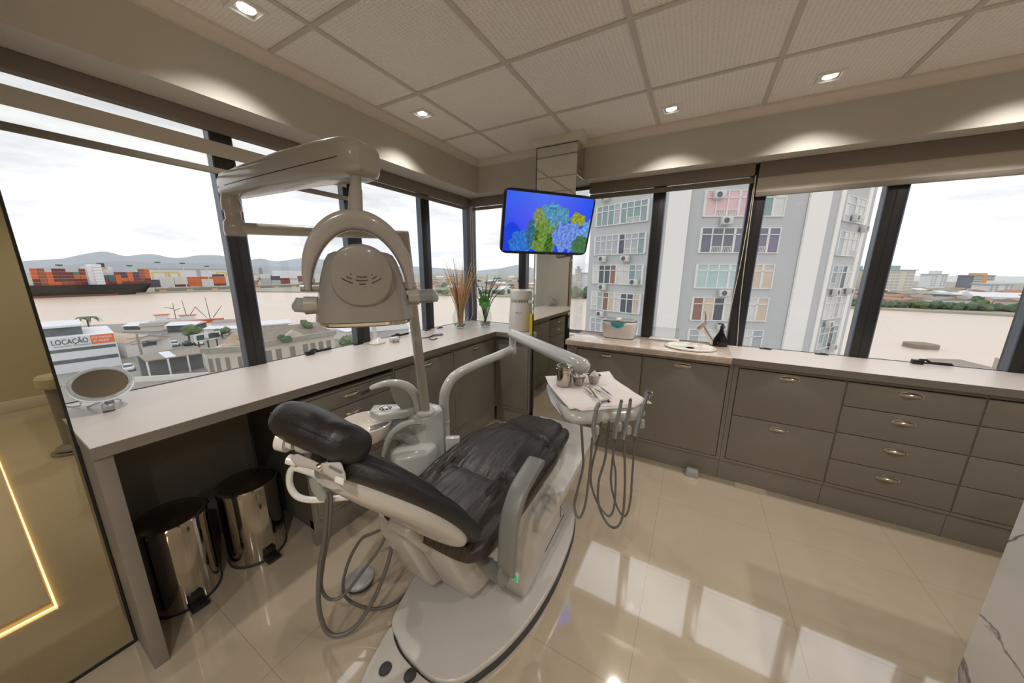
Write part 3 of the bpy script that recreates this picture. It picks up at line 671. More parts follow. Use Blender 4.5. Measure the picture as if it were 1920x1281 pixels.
# ================================================================ OPERATING LIGHT
m_ol = mat('operating_light_plastic', (168, 164, 158), .2, var=.02, coat=.5)
ol = thing('operating_light', (-1.13, 1.12, .76), 'grey dental operating lamp on a tall white pole with two jointed arms', 'operating lamp')
ptop = Rd(757, 441, 1.48); j1 = Rd(441, 428, 1.26)
part('pole', MB().cyl((-1.13, 1.12, .757), ptop+Vector((0, 0, .01)), .0235, .0235, 24), m_ol, ol)
part('lower_arm', MB().tube([ptop+(ptop-j1).normalized()*.02, j1-(ptop-j1).normalized()*.02], [.019, .0225], 20), m_ol, ol)
a0 = Rd(438, 372, 1.26)
part('swivel', MB().lathe([(0, -.03), (.034, -.03), (.037, -.01), (.034, .02), (.026, .032), (.026, .06), (.032, .066), (.032, .09), (.026, .12), (.022, .14)], j1, 24), m_ol, ol)
# upper arm: deep rounded box beam
e0, e1 = Rd(437, 350, 1.25), Rd(676, 298, .90)
d = (e1-e0).normalized(); sx = d.cross(Vector((0, 0, 1))).normalized(); sz = sx.cross(d).normalized(); L_ = (e1-e0).length; rings = []
for s, w_, h_, o in ((-.03, .030, .022, -.012), (-.022, .044, .034, -.006), (.02, .050, .040, 0), (.25, .054, .044, .004), (.55, .056, .048, .008), (.8, .056, .050, .006), (.97, .056, .052, 0), (1.02, .050, .046, -.004), (1.05, .034, .030, -.008)):
    c = e0+d*(L_*s)+sz*o
    rings.append([c+sx*u+sz*v for u, v in sup(w_, h_, 4.5, 40)])
ua = part('upper_arm', MB().loft(rings), m_ol, ol, ang=50)
part('joint_line', MB().loft([[e0+d*(L_*s)+sx*(q*(w_+.0006))+sz*(-.012+k+.006*s) for q, k in ((1, .0012), (-1, .0012), (-1, -.0012), (1, -.0012))] for s, w_ in ((0., .0485), (.25, .054), (.55, .056), (.97, .056))]), m_dark, ua)
hk = Rd(682, 532, .9)              # centre of the lamp head
ex = Vector((.62, .785, 0)).normalized(); ey = Vector((-ex.y, ex.x, 0)); ez = Vector((0, 0, 1))
def HL(x, y, z): return hk+ex*x*.91+ey*y+ez*z
st0 = Rd(667, 322, .90); st1 = HL(-.005, 0, .186)
part('stem', MB().tube([st0, st0.lerp(st1, .45), st0.lerp(st1, .46), st0.lerp(st1, .86), st1+Vector((0, 0, -.01))], [.0135, .015, .0165, .018, .018], 20), m_ol, ol)
# yoke: flat crescent arch, broad at the crown
rings = []
for i in range(41):
    a = PI*(1.02-1.04*i/40); ca, sa = math.cos(a), math.sin(a); wd = .009+.018*max(0, sa)**.8
    c = HL(-.006+ca*.140, 0, -.005+sa*.172)
    rad = (ex*ca+ez*sa)
    rings.append([c+rad*u+ey*v for u, v in sup(wd, .020, 3.2, 20)])
yk = part('yoke', MB().loft(rings), m_ol, ol)
for s in (-1, 1): part('pivot', MB().cyl(HL(s*.160-.006, 0, -.008), HL(s*.108, 0, -.008), .0115, .0125, 20), m_ol, yk)
hdm = mat('lamp_housing', (142, 137, 130), .3, var=.02, coat=.3)
rings = []
for z, a, b, y0 in ((.088, .050, .02, .01), (.084, .074, .035, .005), (.077, .088, .045, 0), (.060, .099, .058, 0), (.02, .112, .070, 0), (-.03, .123, .080, 0), (-.075, .1325, .086, 0), (-.096, .136, .088, 0), (-.100, .130, .082, 0)):
    rings.append([HL(u, v+y0, z) for u, v in sup(a, b, 3.0, 56)])
hs = part('lamp_head', MB().loft(rings), hdm, ol, ang=45)
cap = MB()
cap.loft([[HL(u, -y, v+.022) for u, v in sup(r, r*.98, 2.15, 56)] for y, r in ((.020, .080), (.083, .080), (.088, .077), (.090, .072))])
bc_ = part('back_cover', cap, hdm, hs, ang=40)
vt = MB()
for r, segs in ((.042, ((-.78, -.68), (-.34, .34), (.68, .78))), (.056, ((-.78, -.50), (-.30, .30), (.50, .78))), (.070, ((-.85, -.36), (-.13, .13), (.36, .85)))):
    for q0, q1 in segs:
        vt.tube([HL(math.sin(q0+(q1-q0)*k/10)*r*.95, -.0905, .046-math.cos(q0+(q1-q0)*k/10)*r*.63) for k in range(11)], .0011, 6)
part('vent_slots', vt, m_black, bc_)
part('reflector_rim', MB().loft([[HL(u, v, z) for u, v in sup(a, b, 3.0, 56)] for z, a, b in ((-.098, .132, .084), (-.106, .130, .082), (-.110, .122, .076), (-.104, .112, .070))], cap=False), m_chrome, hs)
part('front_lens', MB().loft([[HL(u, v, z) for u, v in sup(a, b, 3.0, 56)] for z, a, b in ((-.103, .122, .075), (-.107, .11, .065), (-.109, .03, .02))]), m_clear, hs)
for s, zz_, ln in ((-1, -.055, .034), (1, -.038, .034)):
    hnd = part('handle', MB().cyl(HL(s*.125, -.01, zz_), HL(s*(.125+ln), -.01, zz_), .0225, .024, 24), m_ol, hs)
    part('handle_sleeve', MB().tube([HL(s*(.125+ln), -.01, zz_), HL(s*(.172+(.03 if s > 0 else 0)), -.012, zz_+.002), HL(s*(.180+(.028 if s > 0 else 0)), -.012, zz_-.006), HL(s*(.188+(.032 if s > 0 else 0)), -.012, zz_-.01)], [.020, .021, .015, .007], 18), mat('cling_film_grip', (150, 150, 152), .10, coat=1, alpha=.75), hnd)

# ================================================================ DELIVERY ARM AND TRAY
dl = thing('delivery_unit', (-1.14, 1.27, 0), 'white bent-tube delivery arm carrying the instrument tray over the chair foot', 'delivery unit')
dp = smooth_path([(-1.14, 1.27, .02), (-1.14, 1.27, .4), (-1.14, 1.27, .66), (-1.14, 1.27, .74), (-1.139, 1.285, .80), (-1.137, 1.33, .848), (-1.134, 1.40, .872), (-1.125, 1.55, .885), (-1.11, 1.76, .893), (-1.10, 1.96, .90)], 6)
part('support_tube', MB().tube(dp, .0275, 20), m_uw, dl)
part('tube_collar', MB().lathe([(.0285, 0), (.030, .004), (.030, .012), (.0285, .016)], (-1.14, 1.27, .62), 24), m_uw, dl)
part('elbow_joint', MB().lathe([(0, -.03), (.026, -.028), (.030, -.01), (.030, .012), (.025, .03), (.025, .085)], (-1.10, 1.965, .90), 24), m_uw, dl)
b0, b1_ = Vector((-1.105, 1.965, 1.015)), Vector((-.452, 1.53, .985))
dd = (b1_-b0).normalized(); L2 = (b1_-b0).length
part('balanced_arm', MB().tube([b0+dd*L2*s for s in (-.035, -.02, 0, .08, .5, .9, 1.0, 1.03, 1.05)], [.012, .026, .034, .037, .041, .044, .042, .030, .012], 28, sy=.92), m_uw, dl)
part('tray_stem', MB().cyl((-.475, 1.545, .90), (-.475, 1.545, .97), .021, .021, 20), m_uw, dl)
U = Vector((.773, .634, 0)); V = Vector((-.634, .773, 0))     # along the front edge / away from the viewer
T0 = Vector((-.385, 1.135, 0))                                  # front-left corner
def TP(u, v, z): return T0+U*u+V*v+Vector((0, 0, z))
def rr(u0, u1, v0, v1, k=6, n=48):
    return [((u0+u1)/2+a, (v0+v1)/2+b) for a, b in sup((u1-u0)/2, (v1-v0)/2, k, n)]
body = MB().loft([[TP(a, b, z) for a, b in rr(u0, u1, v0, v1)] for z, u0, u1, v0, v1 in ((.838, .03, .34, .05, .33), (.842, .008, .358, .015, .345), (.862, .0, .366, .0, .352), (.872, .0, .366, .0, .352), (.898, -.004, .366, .03, .356), (.905, -.002, .362, .04, .352), (.900, .010, .350, .052, .340), (.893, .02, .34, .06, .33))])
tb = part('tray_body', body, m_uw, dl, ang=50)
part('tray_side_scoop', MB().loft([[TP(-.004, .02+.9*t*.30, .86+.04*t)+Vector((0, 0, s*.012*(1-abs(2*t-1)))) for s in (-1, 1)]+[TP(-.016*(1-abs(2*t-1))-.004, .02+.27*t, .866+.04*t)] for t in [i/10 for i in range(11)]]), m_uw, tb)
hold = MB()
HPX = [[(1141, 752), (1127, 754.5), (1119, 765), (1117, 776), (1113, 798), (1115, 822)], [(1165, 753), (1161, 772), (1156, 792), (1152, 822)], [(1182, 751), (1179, 772), (1173, 798), (1167, 824)], [(1216, 738), (1206, 763), (1198, 786), (1189, 818)]]
wT = [1.235, 1.262, 1.275, 1.30]
m_sleeve = glassmat('plastic_sleeve', (.86, .87, .87), .10, .1); m_hp = mat('grey_handpiece', (136, 138, 140), .3, .2)
for i, (pp, w_) in enumerate(zip(HPX, wT)):
    pts = smooth_path([Rd(x, y, w_-.02) for x, y in pp], 5); n_ = len(pts)
    hd_ = part('handpiece', MB().tube(pts, [(.0035 if k < n_*.25 and i == 0 else .006+.003*min(1, k/n_*1.6)) for k in range(n_)], 12), m_hp, dl)
    part('tip', MB().ball(pts[0], .0062, 10, 6), m_dark, hd_)
    part('sleeve', MB().tube([pts[0]+(pts[0]-pts[2])*.5]+pts[::3]+[pts[-1]], [.016, .019]+[.017-.004*k/6 for k in range(len(pts[::3]))][1:]+[.012], 8, sy=.35), m_sleeve, hd_)
    part('cradle', MB().obox(Rd(pp[-2][0]+4, pp[-2][1]+8, w_), U*.011, V*.012, (0, 0, .018)), m_ug, hd_, bevel=.005)
z3 = lambda L: [(780+x/3.05, 580+y/3.05) for x, y in L]
for L, w_, r in ((z3([(945, 660), (953, 800), (955, 900), (922, 1040), (905, 1130), (930, 1193), (962, 1140), (985, 1000), (1000, 850), (1008, 735)]), 1.245, .0048),
              (z3([(1062, 640), (1040, 760), (1006, 900), (1002, 1000), (1040, 1110), (1100, 1183), (1133, 1130), (1142, 950), (1128, 850), (1130, 740)]), 1.28, .0042),
              (z3([(1103, 640), (1082, 850), (1046, 980), (1045, 1120), (1090, 1220), (1140, 1249), (1180, 1190), (1195, 1000), (1190, 740)]), 1.27, .0046),
              (z3([(1150, 640), (1122, 880), (1116, 1000), (1150, 1130), (1195, 1183), (1225, 1100), (1240, 900), (1256, 700)]), 1.29, .0042)):
    part('hose', MB().tube(smooth_path([Rd(x, y, w_+(.03 if k < len(L)/2 else 0)) for k, (x, y) in enumerate(L)], 7), r, 10), m_hose, dl)
# ================================================================ TELEVISION ON ITS ARM
tl, tr_, br_, bl = Vector((-1.165, 1.965, 1.988)), Vector((-.722, 2.554, 1.990)), Vector((-.808, 2.632, 1.575)), Vector((-1.251, 2.043, 1.573))
tc_ = (tl+tr_+br_+bl)/4; tx = ((tr_-tl)+(br_-bl)).normalized(); ty = ((tl-bl)+(tr_-br_)).normalized(); tz = tx.cross(ty).normalized()
if tz.dot(Vector((0, 0, CAMZ))-tc_) < 0: tz = -tz
TW, TH = .370, .216
tv = thing('television', tuple(tc_), 'flat television tilted down from the mirrored column showing a blue and green picture', 'television')
def TVp(u, v, w): return tc_+tx*u+ty*v+tz*w
part('casing', MB().loft([[TVp(a, b, w) for a, b in sup(TW-i, TH-i, 14, 64)] for w, i in ((-.030, .03), (-.022, .002), (0, 0), (.003, .003))]), m_black, tv)
def tvcol(u, v):
    """u,v in 0..1, v up : fibrous blue, teal and green masses on a blue ground"""
    g = (20+60*max(0, 1-((u-.45)**2*3+(v-.7)**2*2)), 60+50*v*max(0, 1-abs(u-.4)), 235)
    if u < .32 and v < .42+.1*math.sin(u*20): g = (10, 60, 215)
    f = (noise.noise(Vector((u*90, v*30, 1)))*.35+noise.noise(Vector((u*34, v*20, 4)))*.4)*.8
    e = noise.noise(Vector((u*14, v*14, 7)))*.09
    def blob(cx, cy, rx, ry): return ((u-cx)/rx)**2+((v-cy)/ry)**2 < 1+e*8
    def sh(c, k=.45): return tuple(max(0, x*(1+f*k*2)) for x in c)
    if blob(.20, .17, .13, .22): g = sh((40, 110, 200))
    if blob(.53, .62, .20, .24) or (abs(u-.56) < .012*(1-(v-.8)/.1) and .78 < v < .9) or (abs(u-.345) < .012 and .6 < v < .78): g = sh((78, 142, 178))
    if blob(.37, .55, .07, .2): g = sh((122, 140, 80))
    if blob(.47, .25, .20, .30): g = sh((104, 136, 62))
    if blob(.30, .32, .05, .25): g = sh((50, 100, 130))
    if blob(.835, .58, .10, .13) or blob(.80, .66, .035, .08): g = sh((140, 150, 40))
    if blob(.75, .27, .20, .28): g = sh((104, 136, 212))
    if blob(.97, .30, .08, .30): g = sh((95, 150, 215))
    if blob(.93, .13, .12, .18): g = sh((50, 105, 60))
    if blob(.36, .30, .03, .1) or blob(.52, .12, .05, .2): g = sh((60, 100, 30), .9)
    return [min(1, x/255) for x in g]
NX, NY = 260, 150
sm = MB(); sm.grid([[TVp(-.352+.704*i/NX, -.196+.394*j/NY, .0035) for j in range(NY+1)] for i in range(NX+1)])
scr = part('screen', sm, [], tv)
ca = scr.data.color_attributes.new('picture', 'FLOAT_COLOR', 'POINT')
for v in scr.data.vertices:
    q = v.co; a = (q.dot(tx)+.352)/.704; b = (q.dot(ty)+.196)/.394
    ca.data[v.index].color = (*lin(tvcol(a, b)), 1)
m_scr = bpy.data.materials.new('television_picture'); m_scr.use_nodes = True; t = m_scr.node_tree; b_ = t.nodes['Principled BSDF']
at = t.nodes.new('ShaderNodeVertexColor'); at.layer_name = 'picture'; t.links.new(at.outputs[0], b_.inputs['Emission Color']); b_.inputs['Emission Strength'].default_value = 1.0
b_.inputs['Base Color'].default_value = (.01, .01, .01, 1); b_.inputs['Roughness'].default_value = .12
scr.data.materials.append(m_scr)
text('badge', 'LG', .014, m_chrome, tv, TVp(.0, -.2125, .0035), tx, ty)
part('wall_arm', MB().tube([TVp(0, 0, -.028), TVp(0, 0, -.05), Vector((-1.03, 2.50, 1.80)), Vector((-1.03, CY-.012, 1.80))], .018, 12).box(-1.09, -.97, CY-.012, CY, 1.70, 1.90), m_black, tv)
part('stand_socket', MB().obox(TVp(.03, -.20, -.045), tx*.07, ty*.02, tz*.016), m_ug, tv, bevel=.003)

# ================================================================ ON THE LEFT WORKTOP
# make-up mirror
mm = thing('tabletop_mirror', (-1.99, .262, CT), 'round magnifying mirror on a clear folding stand at the near end of the left worktop', 'mirror')
mc = Vector((-2.0, .262, 1.0)); mn = Vector((.62, -.08, .78)).normalized()
part('mirror_disc', MB().lathe([(0, 0), (.068, 0), (.068, .004), (0, .004)], mc, 48, axis=mn), m_mirror, mm)
rim = MB(); ax, ay = ortho(mn)
rim.tube([mc+(ax*math.cos(a)+ay*math.sin(a))*.0765 for a in [2*PI*k/48 for k in range(48)]], .0095, 12, closed=True)
part('clear_rim', rim, mat('clear_plastic', (235, 238, 240), .06, ior=1.45, trans=.75), mm)
part('handle', MB().tube([mc+Vector((.060, 0, -.055)), mc+Vector((.058, 0, -.068)), Vector((-1.955, .258, .925)), Vector((-1.948, .256, .902))], [.012, .0135, .0165, .0165], 16), mat('clear_plastic', (0, 0, 0)), mm)
for q in ((-2.066, .222, .9035), (-2.069, .31, .9035)): part('leg', MB().tube([mc+Vector((.045, (q[1]-.26)*.25, -.055)), Vector(q)], .0035, 8), MATS['clear_plastic'], mm)
part('chrome_ring', MB().lathe([(.066, .0), (.070, .003), (.0705, .006), (.066, .006)], mc, 48, axis=mn), m_chrome, mm)

def vase(name, x, y, h, r, label, n=24):
    t = thing(name, (x, y, CT), label, 'vase', 'glass vases in the window corner')
    pf = [(0, .004), (r*.55, 0), (r*.75, h*.08), (r, h*.42), (r*.96, h*.62), (r*.72, h*.92), (r*.66, h)]
    part('glass', MB().loft([[Vector((x+a*math.cos(2*PI*k/n), y+a*math.sin(2*PI*k/n), CT+z+.001)) for k in range(n)] for a, z in smooth2(pf)], cap=False), m_vase, t)
    pb = MB()
    for k in range(46):
        a, q = random.uniform(0, 2*PI), r*.70*math.sqrt(random.random()); pb.ball((x+q*math.cos(a), y+q*math.sin(a), CT+.012+random.random()*h*.2), random.uniform(.006, .010), 6, 4, sz=.8)
    part('pebbles', pb, mat('green_white_pebbles', (150, 160, 146), .3, var=.5, vs=60), t, kind='stuff')
    return t
def smooth2(pf): return [(v.x, v.y) for v in smooth_path([(a, b, 0) for a, b in pf], 4)]
m_vase = glassmat('vase_glass', (.88, .92, .90), .10)
v1 = vase('glass_vase', -1.963, 2.47, .205, .072, 'clear glass vase with pebbles holding tall dry reeds')
v2 = vase('glass_vase', -1.812, 2.675, .19, .064, 'clear glass vase with pebbles holding dark stems and one round green leaf')
rd = MB(); rd2 = MB()
for k in range(90):
    a = random.uniform(0, 2*PI); q = random.random()**.6; hh_ = random.uniform(.36, .66); sp = q*.19*hh_/.6
    b0_ = Vector((-1.963+.02*math.cos(a)*q, 2.47+.02*math.sin(a)*q, CT+.02)); e_ = b0_+Vector((math.cos(a)*sp, math.sin(a)*sp, hh_))
    m_ = b0_.lerp(e_, .45)-Vector((math.cos(a), math.sin(a), 0))*sp*.25
    (rd if k % 6 else rd2).tube(smooth_path([b0_, m_, e_], 3), [.0032]*4+[.0028, .002, .0008], 5)
rt_ = thing('reed_bunch', (-1.963, 2.47, CT+.02), 'bunch of dry golden reeds spreading out of a glass vase', 'dried plant')
part('golden_stems', rd, mat('dry_reed', (214, 174, 126), .7, var=.3, vs=30), rt_, kind='stuff'); part('dark_stems', rd2, mat('brown_reed', (110, 82, 62), .7, var=.3, vs=30), rt_, kind='stuff')
gt = thing('leafy_stems', (-1.812, 2.675, CT+.02), 'dark green blades and one round bright leaf standing in the right vase', 'plant')
m_blade = mat('dark_green_blade', (38, 58, 42), .45, var=.2)
for (px, py, dp) in ((914, 513, 0), (930, 515, .02), (937, 516, -.03), (944, 525, .03), (956, 534, 0), (885, 518, -.02), (893, 528, .02), (884, 545, 0), (902, 530, .03), (925, 545, -.02)):
    e_ = Ry(px, py, 2.67+dp); b0_ = Vector((-1.812, 2.675, CT+.03)); m_ = b0_.lerp(e_, .55)+Vector((-(e_.x-b0_.x)*.22, 0, .03))
    part('blade', MB().tube(smooth_path([b0_, m_, e_], 5), [.003, .004, .005, .006, .007, .0075, .007, .006, .005, .003, .001], 6, sy=.5), m_blade, gt)
lf = MB(); lc = Ry(912, 566, 2.62)
lf.grid([[lc+Vector((math.cos(a)*r_*(1+.08*math.sin(a*9)), -.02*math.sin(r_*30)-r_*.25, math.sin(a)*r_*(1+.08*math.cos(a*7))+.004*math.sin(a*12)*r_*20)) for r_ in [.0, .02, .04, .055, .066]] for a in [2*PI*k/36 for k in range(37)]])
part('round_leaf', lf, mat('bright_leaf', (70, 132, 52), .45, var=.25, vs=40), gt)
part('leaf_stalk', MB().tube(smooth_path([(-1.812, 2.675, CT+.02), (-1.81, 2.66, CT+.08), lc+Vector((0, .01, -.01))], 5), .006, 8), mat('leaf_stalk_green', (110, 140, 60), .5), gt)

# water distiller
dx, dy = -1.42, 2.70
ds = thing('water_distiller', (dx, dy, CT), 'white countertop water distiller with vent band and side spout', 'water distiller')
part('body', MB().lathe([(0, .003), (.112, .003), (.116, .012), (.113, .12), (.103, .262), (.102, .264), (0, .264)], (dx, dy, CT), 40), m_white, ds)
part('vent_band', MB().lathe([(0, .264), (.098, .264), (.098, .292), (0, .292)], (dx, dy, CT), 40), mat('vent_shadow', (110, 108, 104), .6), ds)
sl = MB()
for k in range(44):
    a = 2*PI*k/44; c_ = Vector((dx+.0995*math.cos(a), dy+.0995*math.sin(a), CT+.278)); sl.obox(c_, (-.0035*math.sin(a), .0035*math.cos(a), 0), (.002*math.cos(a), .002*math.sin(a), 0), (0, 0, .0145))
part('vent_ribs', sl, m_white, ds)
part('lid', MB().lathe([(0, .292), (.103, .292), (.104, .30), (.103, .355), (.096, .374), (.075, .383), (0, .386)], (dx, dy, CT), 40), m_white, ds)
part('spout', MB().obox((dx+.118, dy-.02, CT+.275), (.034, 0, 0), (0, .02, 0), (0, 0, .016)).obox((dx+.145, dy-.02, CT+.235), (.007, 0, 0), (0, .018, 0), (.006, 0, .032)), m_white, ds, bevel=.004)
m_lab = mat('grey_print', (120, 124, 130), .5)
a_ = math.radians(-72); oo = Vector((dx+.1085*math.cos(a_), dy+.1085*math.sin(a_), CT+.17))
text('maker_print', 'Bio-art', .022, m_lab, ds, oo-Vector((.03, .01, 0)), (-math.sin(a_), math.cos(a_), 0), (0, 0, 1), lift=.003)
yb = solo('yellow_box', MB().box(CX0-.032, CX0-.008, 2.575, 2.70, CT+.001, CT+.175), mat('yellow_card', (222, 196, 40), .5, var=.15, vs=60), 'narrow yellow box standing between the water distiller and the mirrored column', 'box', bevel=.001)

# window latches and lever handles
def latch(p, ang, label):
    t = thing('window_latch', tuple(p), label, 'window latch', 'black window latches on the worktops', rz=ang)
    part('plate', MB().box(-.035, .035, -.012, .012, .0005, .006), m_black, t, bevel=.002, local=True); part('catch', MB().box(-.010, .024, -.008, .008, .006, .011), m_alu, t, bevel=.002, local=True)
    return t
latch((-2.165, 1.500, CT), PI/2, 'black window latch on the left worktop at the foot of the second post')
latch((-2.10, 1.80, CT), PI/2, 'black window latch on the left worktop behind the white lamp post')
latch((-2.15, 2.215, CT), PI/2, 'black window latch on the left worktop at the foot of the third post')
latch((-2.14, 2.37, CT), PI/2, 'black window latch on the left worktop nearest the reed vase')
latch((-.66, 2.93, CT), 0, 'black window latch on the marble worktop left of the ultrasonic cleaner')
latch((.49, 2.925, CT), 0, 'black window latch on the right worktop just past the corded post')
latch((.80, 2.93, CT), 0, 'black window latch on the right worktop left of the last wide post')
def lever(p, d, label):
    d = Vector(d); n = Vector((0, 0, 1)); s = d.cross(n)
    t = thing('casement_lever', tuple(p), label, 'window handle', 'black lever handles at the windows'); p = Vector(p)
    part('mount', MB().obox(p+d*-.055+n*.014, d*.024, s*.016, n*.013), m_black, t, bevel=.003)
    part('lever', MB().tube([p+d*-.05+n*.028, p+d*-.02+n*.03, p+d*0+n*.016, p+d*.085+n*.018], [.006, .0065, .0065, .006], 10).obox(p+d*.03+n*.012, d*.06, s*.007, n*.005), m_black, t)
    return t
lever((-2.165, 1.20, CT), (0, 1, 0), 'black lever handle lying on the left worktop in the middle of the second window')
lever((-2.13, 1.87, CT), (0, 1, 0), 'black lever handle on the left worktop just left of the white lamp post')
lever((1.30, 2.925, CT), (1, 0, 0), 'black lever handle on the right worktop below the river view')
# curing light and cable
cl = thing('curing_light', (-2.08, 1.60, CT), 'white curing light standing in its base behind the lamp head', 'dental tool')
part('dock', MB().loft([[Vector((-2.08+a, 1.60+b*1.0, CT+z)) for a, b in sup(w1, w2, 3, 24)] for z, w1, w2 in ((.001, .05, .055), (.008, .052, .057), (.025, .04, .04), (.040, .024, .024))]), m_white, cl)
part('wand', MB().tube([(-2.08, 1.59, CT+.035), (-2.08, 1.585, CT+.12), (-2.08, 1.58, CT+.19)], [.013, .0135, .012], 16), m_white, cl)
part('red_button', MB().ball((-2.067, 1.582, CT+.165), .006, 10, 6), mat('red_plastic', (190, 30, 40), .3), cl)
cb = [(-1.95, 1.83, .906), (-1.93, 1.90, .904), (-1.90, 1.96, .905), (-1.93, 2.05, .905), (-1.90, 2.12, .907), (-1.875, 2.10, .905), (-1.90, 2.0, .905), (-1.86, 1.93, .905), (-1.80, 1.90, .905), (-1.81, 1.97, .905)]
solo('loose_cable', MB().tube(smooth_path(cb, 6), .0035, 8), m_black, 'loose black cable lying on the left worktop right of the white lamp post', 'cable')
pl_ = thing('power_plug', (-1.99, 1.66, CT), 'small white and grey plug with lead lying behind the curing light', 'plug')
part('plug_body', MB().obox((-2.03, 1.72, CT+.018), (.02, 0, 0), (0, .035, 0), (0, 0, .016)), m_white, pl_, bevel=.006)
part('lead', MB().tube(smooth_path([(-2.0, 1.70, CT+.01), (-1.985, 1.67, CT+.012), (-1.96, 1.68, CT+.016), (-1.955, 1.70, CT+.008)], 4), .006, 8), mat('grey_rubber_lead', (130, 122, 112), .5), pl_)

# ================================================================ ON THE FAR WORKTOP
ux, uy = -.535, 2.82
uc = thing('ultrasonic_cleaner', (ux, uy, CT), 'white ultrasonic cleaner with a turquoise sticker on the marble worktop', 'ultrasonic cleaner')
def URr(a, b, z, k=3.4, n=48): return [Vector((ux+p, uy+q, CT+z)) for p, q in sup(a, b, k, n)]
part('tub', MB().loft([URr(.115, .07, .001), URr(.125, .08, .006), URr(.136, .09, .05), URr(.142, .094, .12), URr(.142, .094, .135), URr(.135, .088, .141)]), m_white, uc, ang=50)
part('lid', MB().loft([URr(.137, .090, .141), URr(.137, .090, .149), URr(.12, .075, .158), URr(.05, .03, .160)]), mat('smoked_lid', (120, 112, 104), .15, coat=.5), uc, ang=50)
part('lid_grip', MB().loft([[Vector((ux+.0+u, uy-.085+s*.11, CT+.153+.012*math.sin(PI*s)+v)) for u, v in sup(.018, .010, 3, 16)] for s in (0, .2, .5, .8, 1)]), m_white, uc)
stk = MB(); stk.grid([[Vector((ux+.0+math.sin(a)*r_, uy-.0965+.004*(abs(math.sin(a)*r_)/.06)**2*1.2-.002*0, CT+.139-math.cos(a)*r_*.72)) for r_ in (.0, .02, .04, .062)] for a in [-PI/2+PI*k/20 for k in range(21)]])
part('sticker', stk, mat('turquoise_sticker', (70, 170, 172), .4), uc)
part('sticker_top', MB().box(ux-.062, ux+.062, uy-.094, uy-.080, CT+.1412, CT+.1425), mat('pale_turquoise_film', (168, 214, 216), .4), uc)
part('sticker_text', MB().tube([(ux-.032, uy-.0975, CT+.141), (ux-.036, uy-.0975, CT+.136), (ux-.033, uy-.0975, CT+.131)], .0014, 5).tube([(ux+.032, uy-.0975, CT+.141), (ux+.036, uy-.0975, CT+.136), (ux+.033, uy-.0975, CT+.131)], .0014, 5), mat('blue_print', (60, 110, 180), .5), uc)
part('sticker_mark', MB().prism([(ux-.014, CT+.103), (ux+.014, CT+.103), (ux+.008, CT+.109), (ux+.002, CT+.107), (ux-.004, CT+.115), (ux-.008, CT+.107)], uy-.0985, uy-.0978, 'y'), mat('dark_teal_print', (18, 70, 78), .5), uc)
# basin, tap, soap
sx_, sy_ = .006, 2.685
bs = thing('wash_basin', (sx_, sy_, CT), 'oval white wash basin set in the marble worktop', 'basin')
part('bowl', MB().loft([[Vector((sx_+a*math.cos(q), sy_+b*math.sin(q), CT+z)) for q in [2*PI*k/48 for k in range(48)]] for a, b, z in ((.165, .135, .001), (.172, .142, .006), (.172, .142, .012), (.162, .132, .017), (.150, .120, .013), (.142, .112, .002), (.12, .09, .0015), (.03, .03, .001))]), mat('white_ceramic', (0, 0, 0)), bs, ang=60)
part('drain', MB().lathe([(0, .001), (.015, .001), (.015, .004), (0, .005)], (sx_, sy_+.02, CT), 16), m_chrome, bs)
fa = thing('basin_tap', (.142, 2.815, CT), 'slanting chrome basin tap with a short cylindrical spout', 'tap')
part('base', MB().lathe([(0, .001), (.022, .001), (.022, .008), (.014, .012), (0, .012)], (.142, 2.815, CT), 24), m_chrome, fa)
part('stem', MB().tube([(.142, 2.815, CT+.008), (.14, 2.81, CT+.05), (.075, 2.80, CT+.15)], .0125, 18), m_chrome, fa)
part('spout', MB().cyl((.088, 2.80, CT+.185), (.040, 2.765, CT+.128), .0165, .0165, 20), m_chrome, fa)
part('lever', MB().tube([(.088, 2.80, CT+.18), (.085, 2.80, CT+.23), (.072, 2.79, CT+.27)], [.006, .005, .004], 10), m_chrome, fa)
so = thing('soap_bottle', (.20, 2.87, CT), 'black faceted soap pump bottle by the dark window post', 'soap dispenser')
part('bottle', MB().loft([[Vector((.20+x*s, 2.87+y*s*.8, CT+z)) for x, y in ((-1, -.6), (.0, -1), (1, -.5), (.9, .6), (-.2, 1), (-1, .5))] for z, s in ((.001, .044), (.012, .048), (.05, .045), (.105, .018), (.115, .013), (.128, .013))]), mat('black_gloss_bottle', (20, 20, 22), .15), so, ang=20)
part('pump', MB().cyl((.20, 2.87, CT+.127), (.20, 2.87, CT+.150), .011, .011, 14).cyl((.20, 2.87, CT+.15), (.20, 2.87, CT+.168), .004, .004, 8).obox((.190, 2.868, CT+.170), (.02, .004, -.002), (0, .007, 0), (0, 0, .004)), m_black, so)
td = thing('acrylic_tray', (-.19, 2.90, CT), 'flat clear-lidded white tray between the cleaner and the basin', 'tray')
part('tray_base', MB().box(-.30, -.075, 2.86, 2.945, CT+.001, CT+.014), m_white, td, bevel=.004)
part('clear_cover', MB().box(-.295, -.08, 2.93, 2.936, CT+.014, CT+.10), m_clear, td)

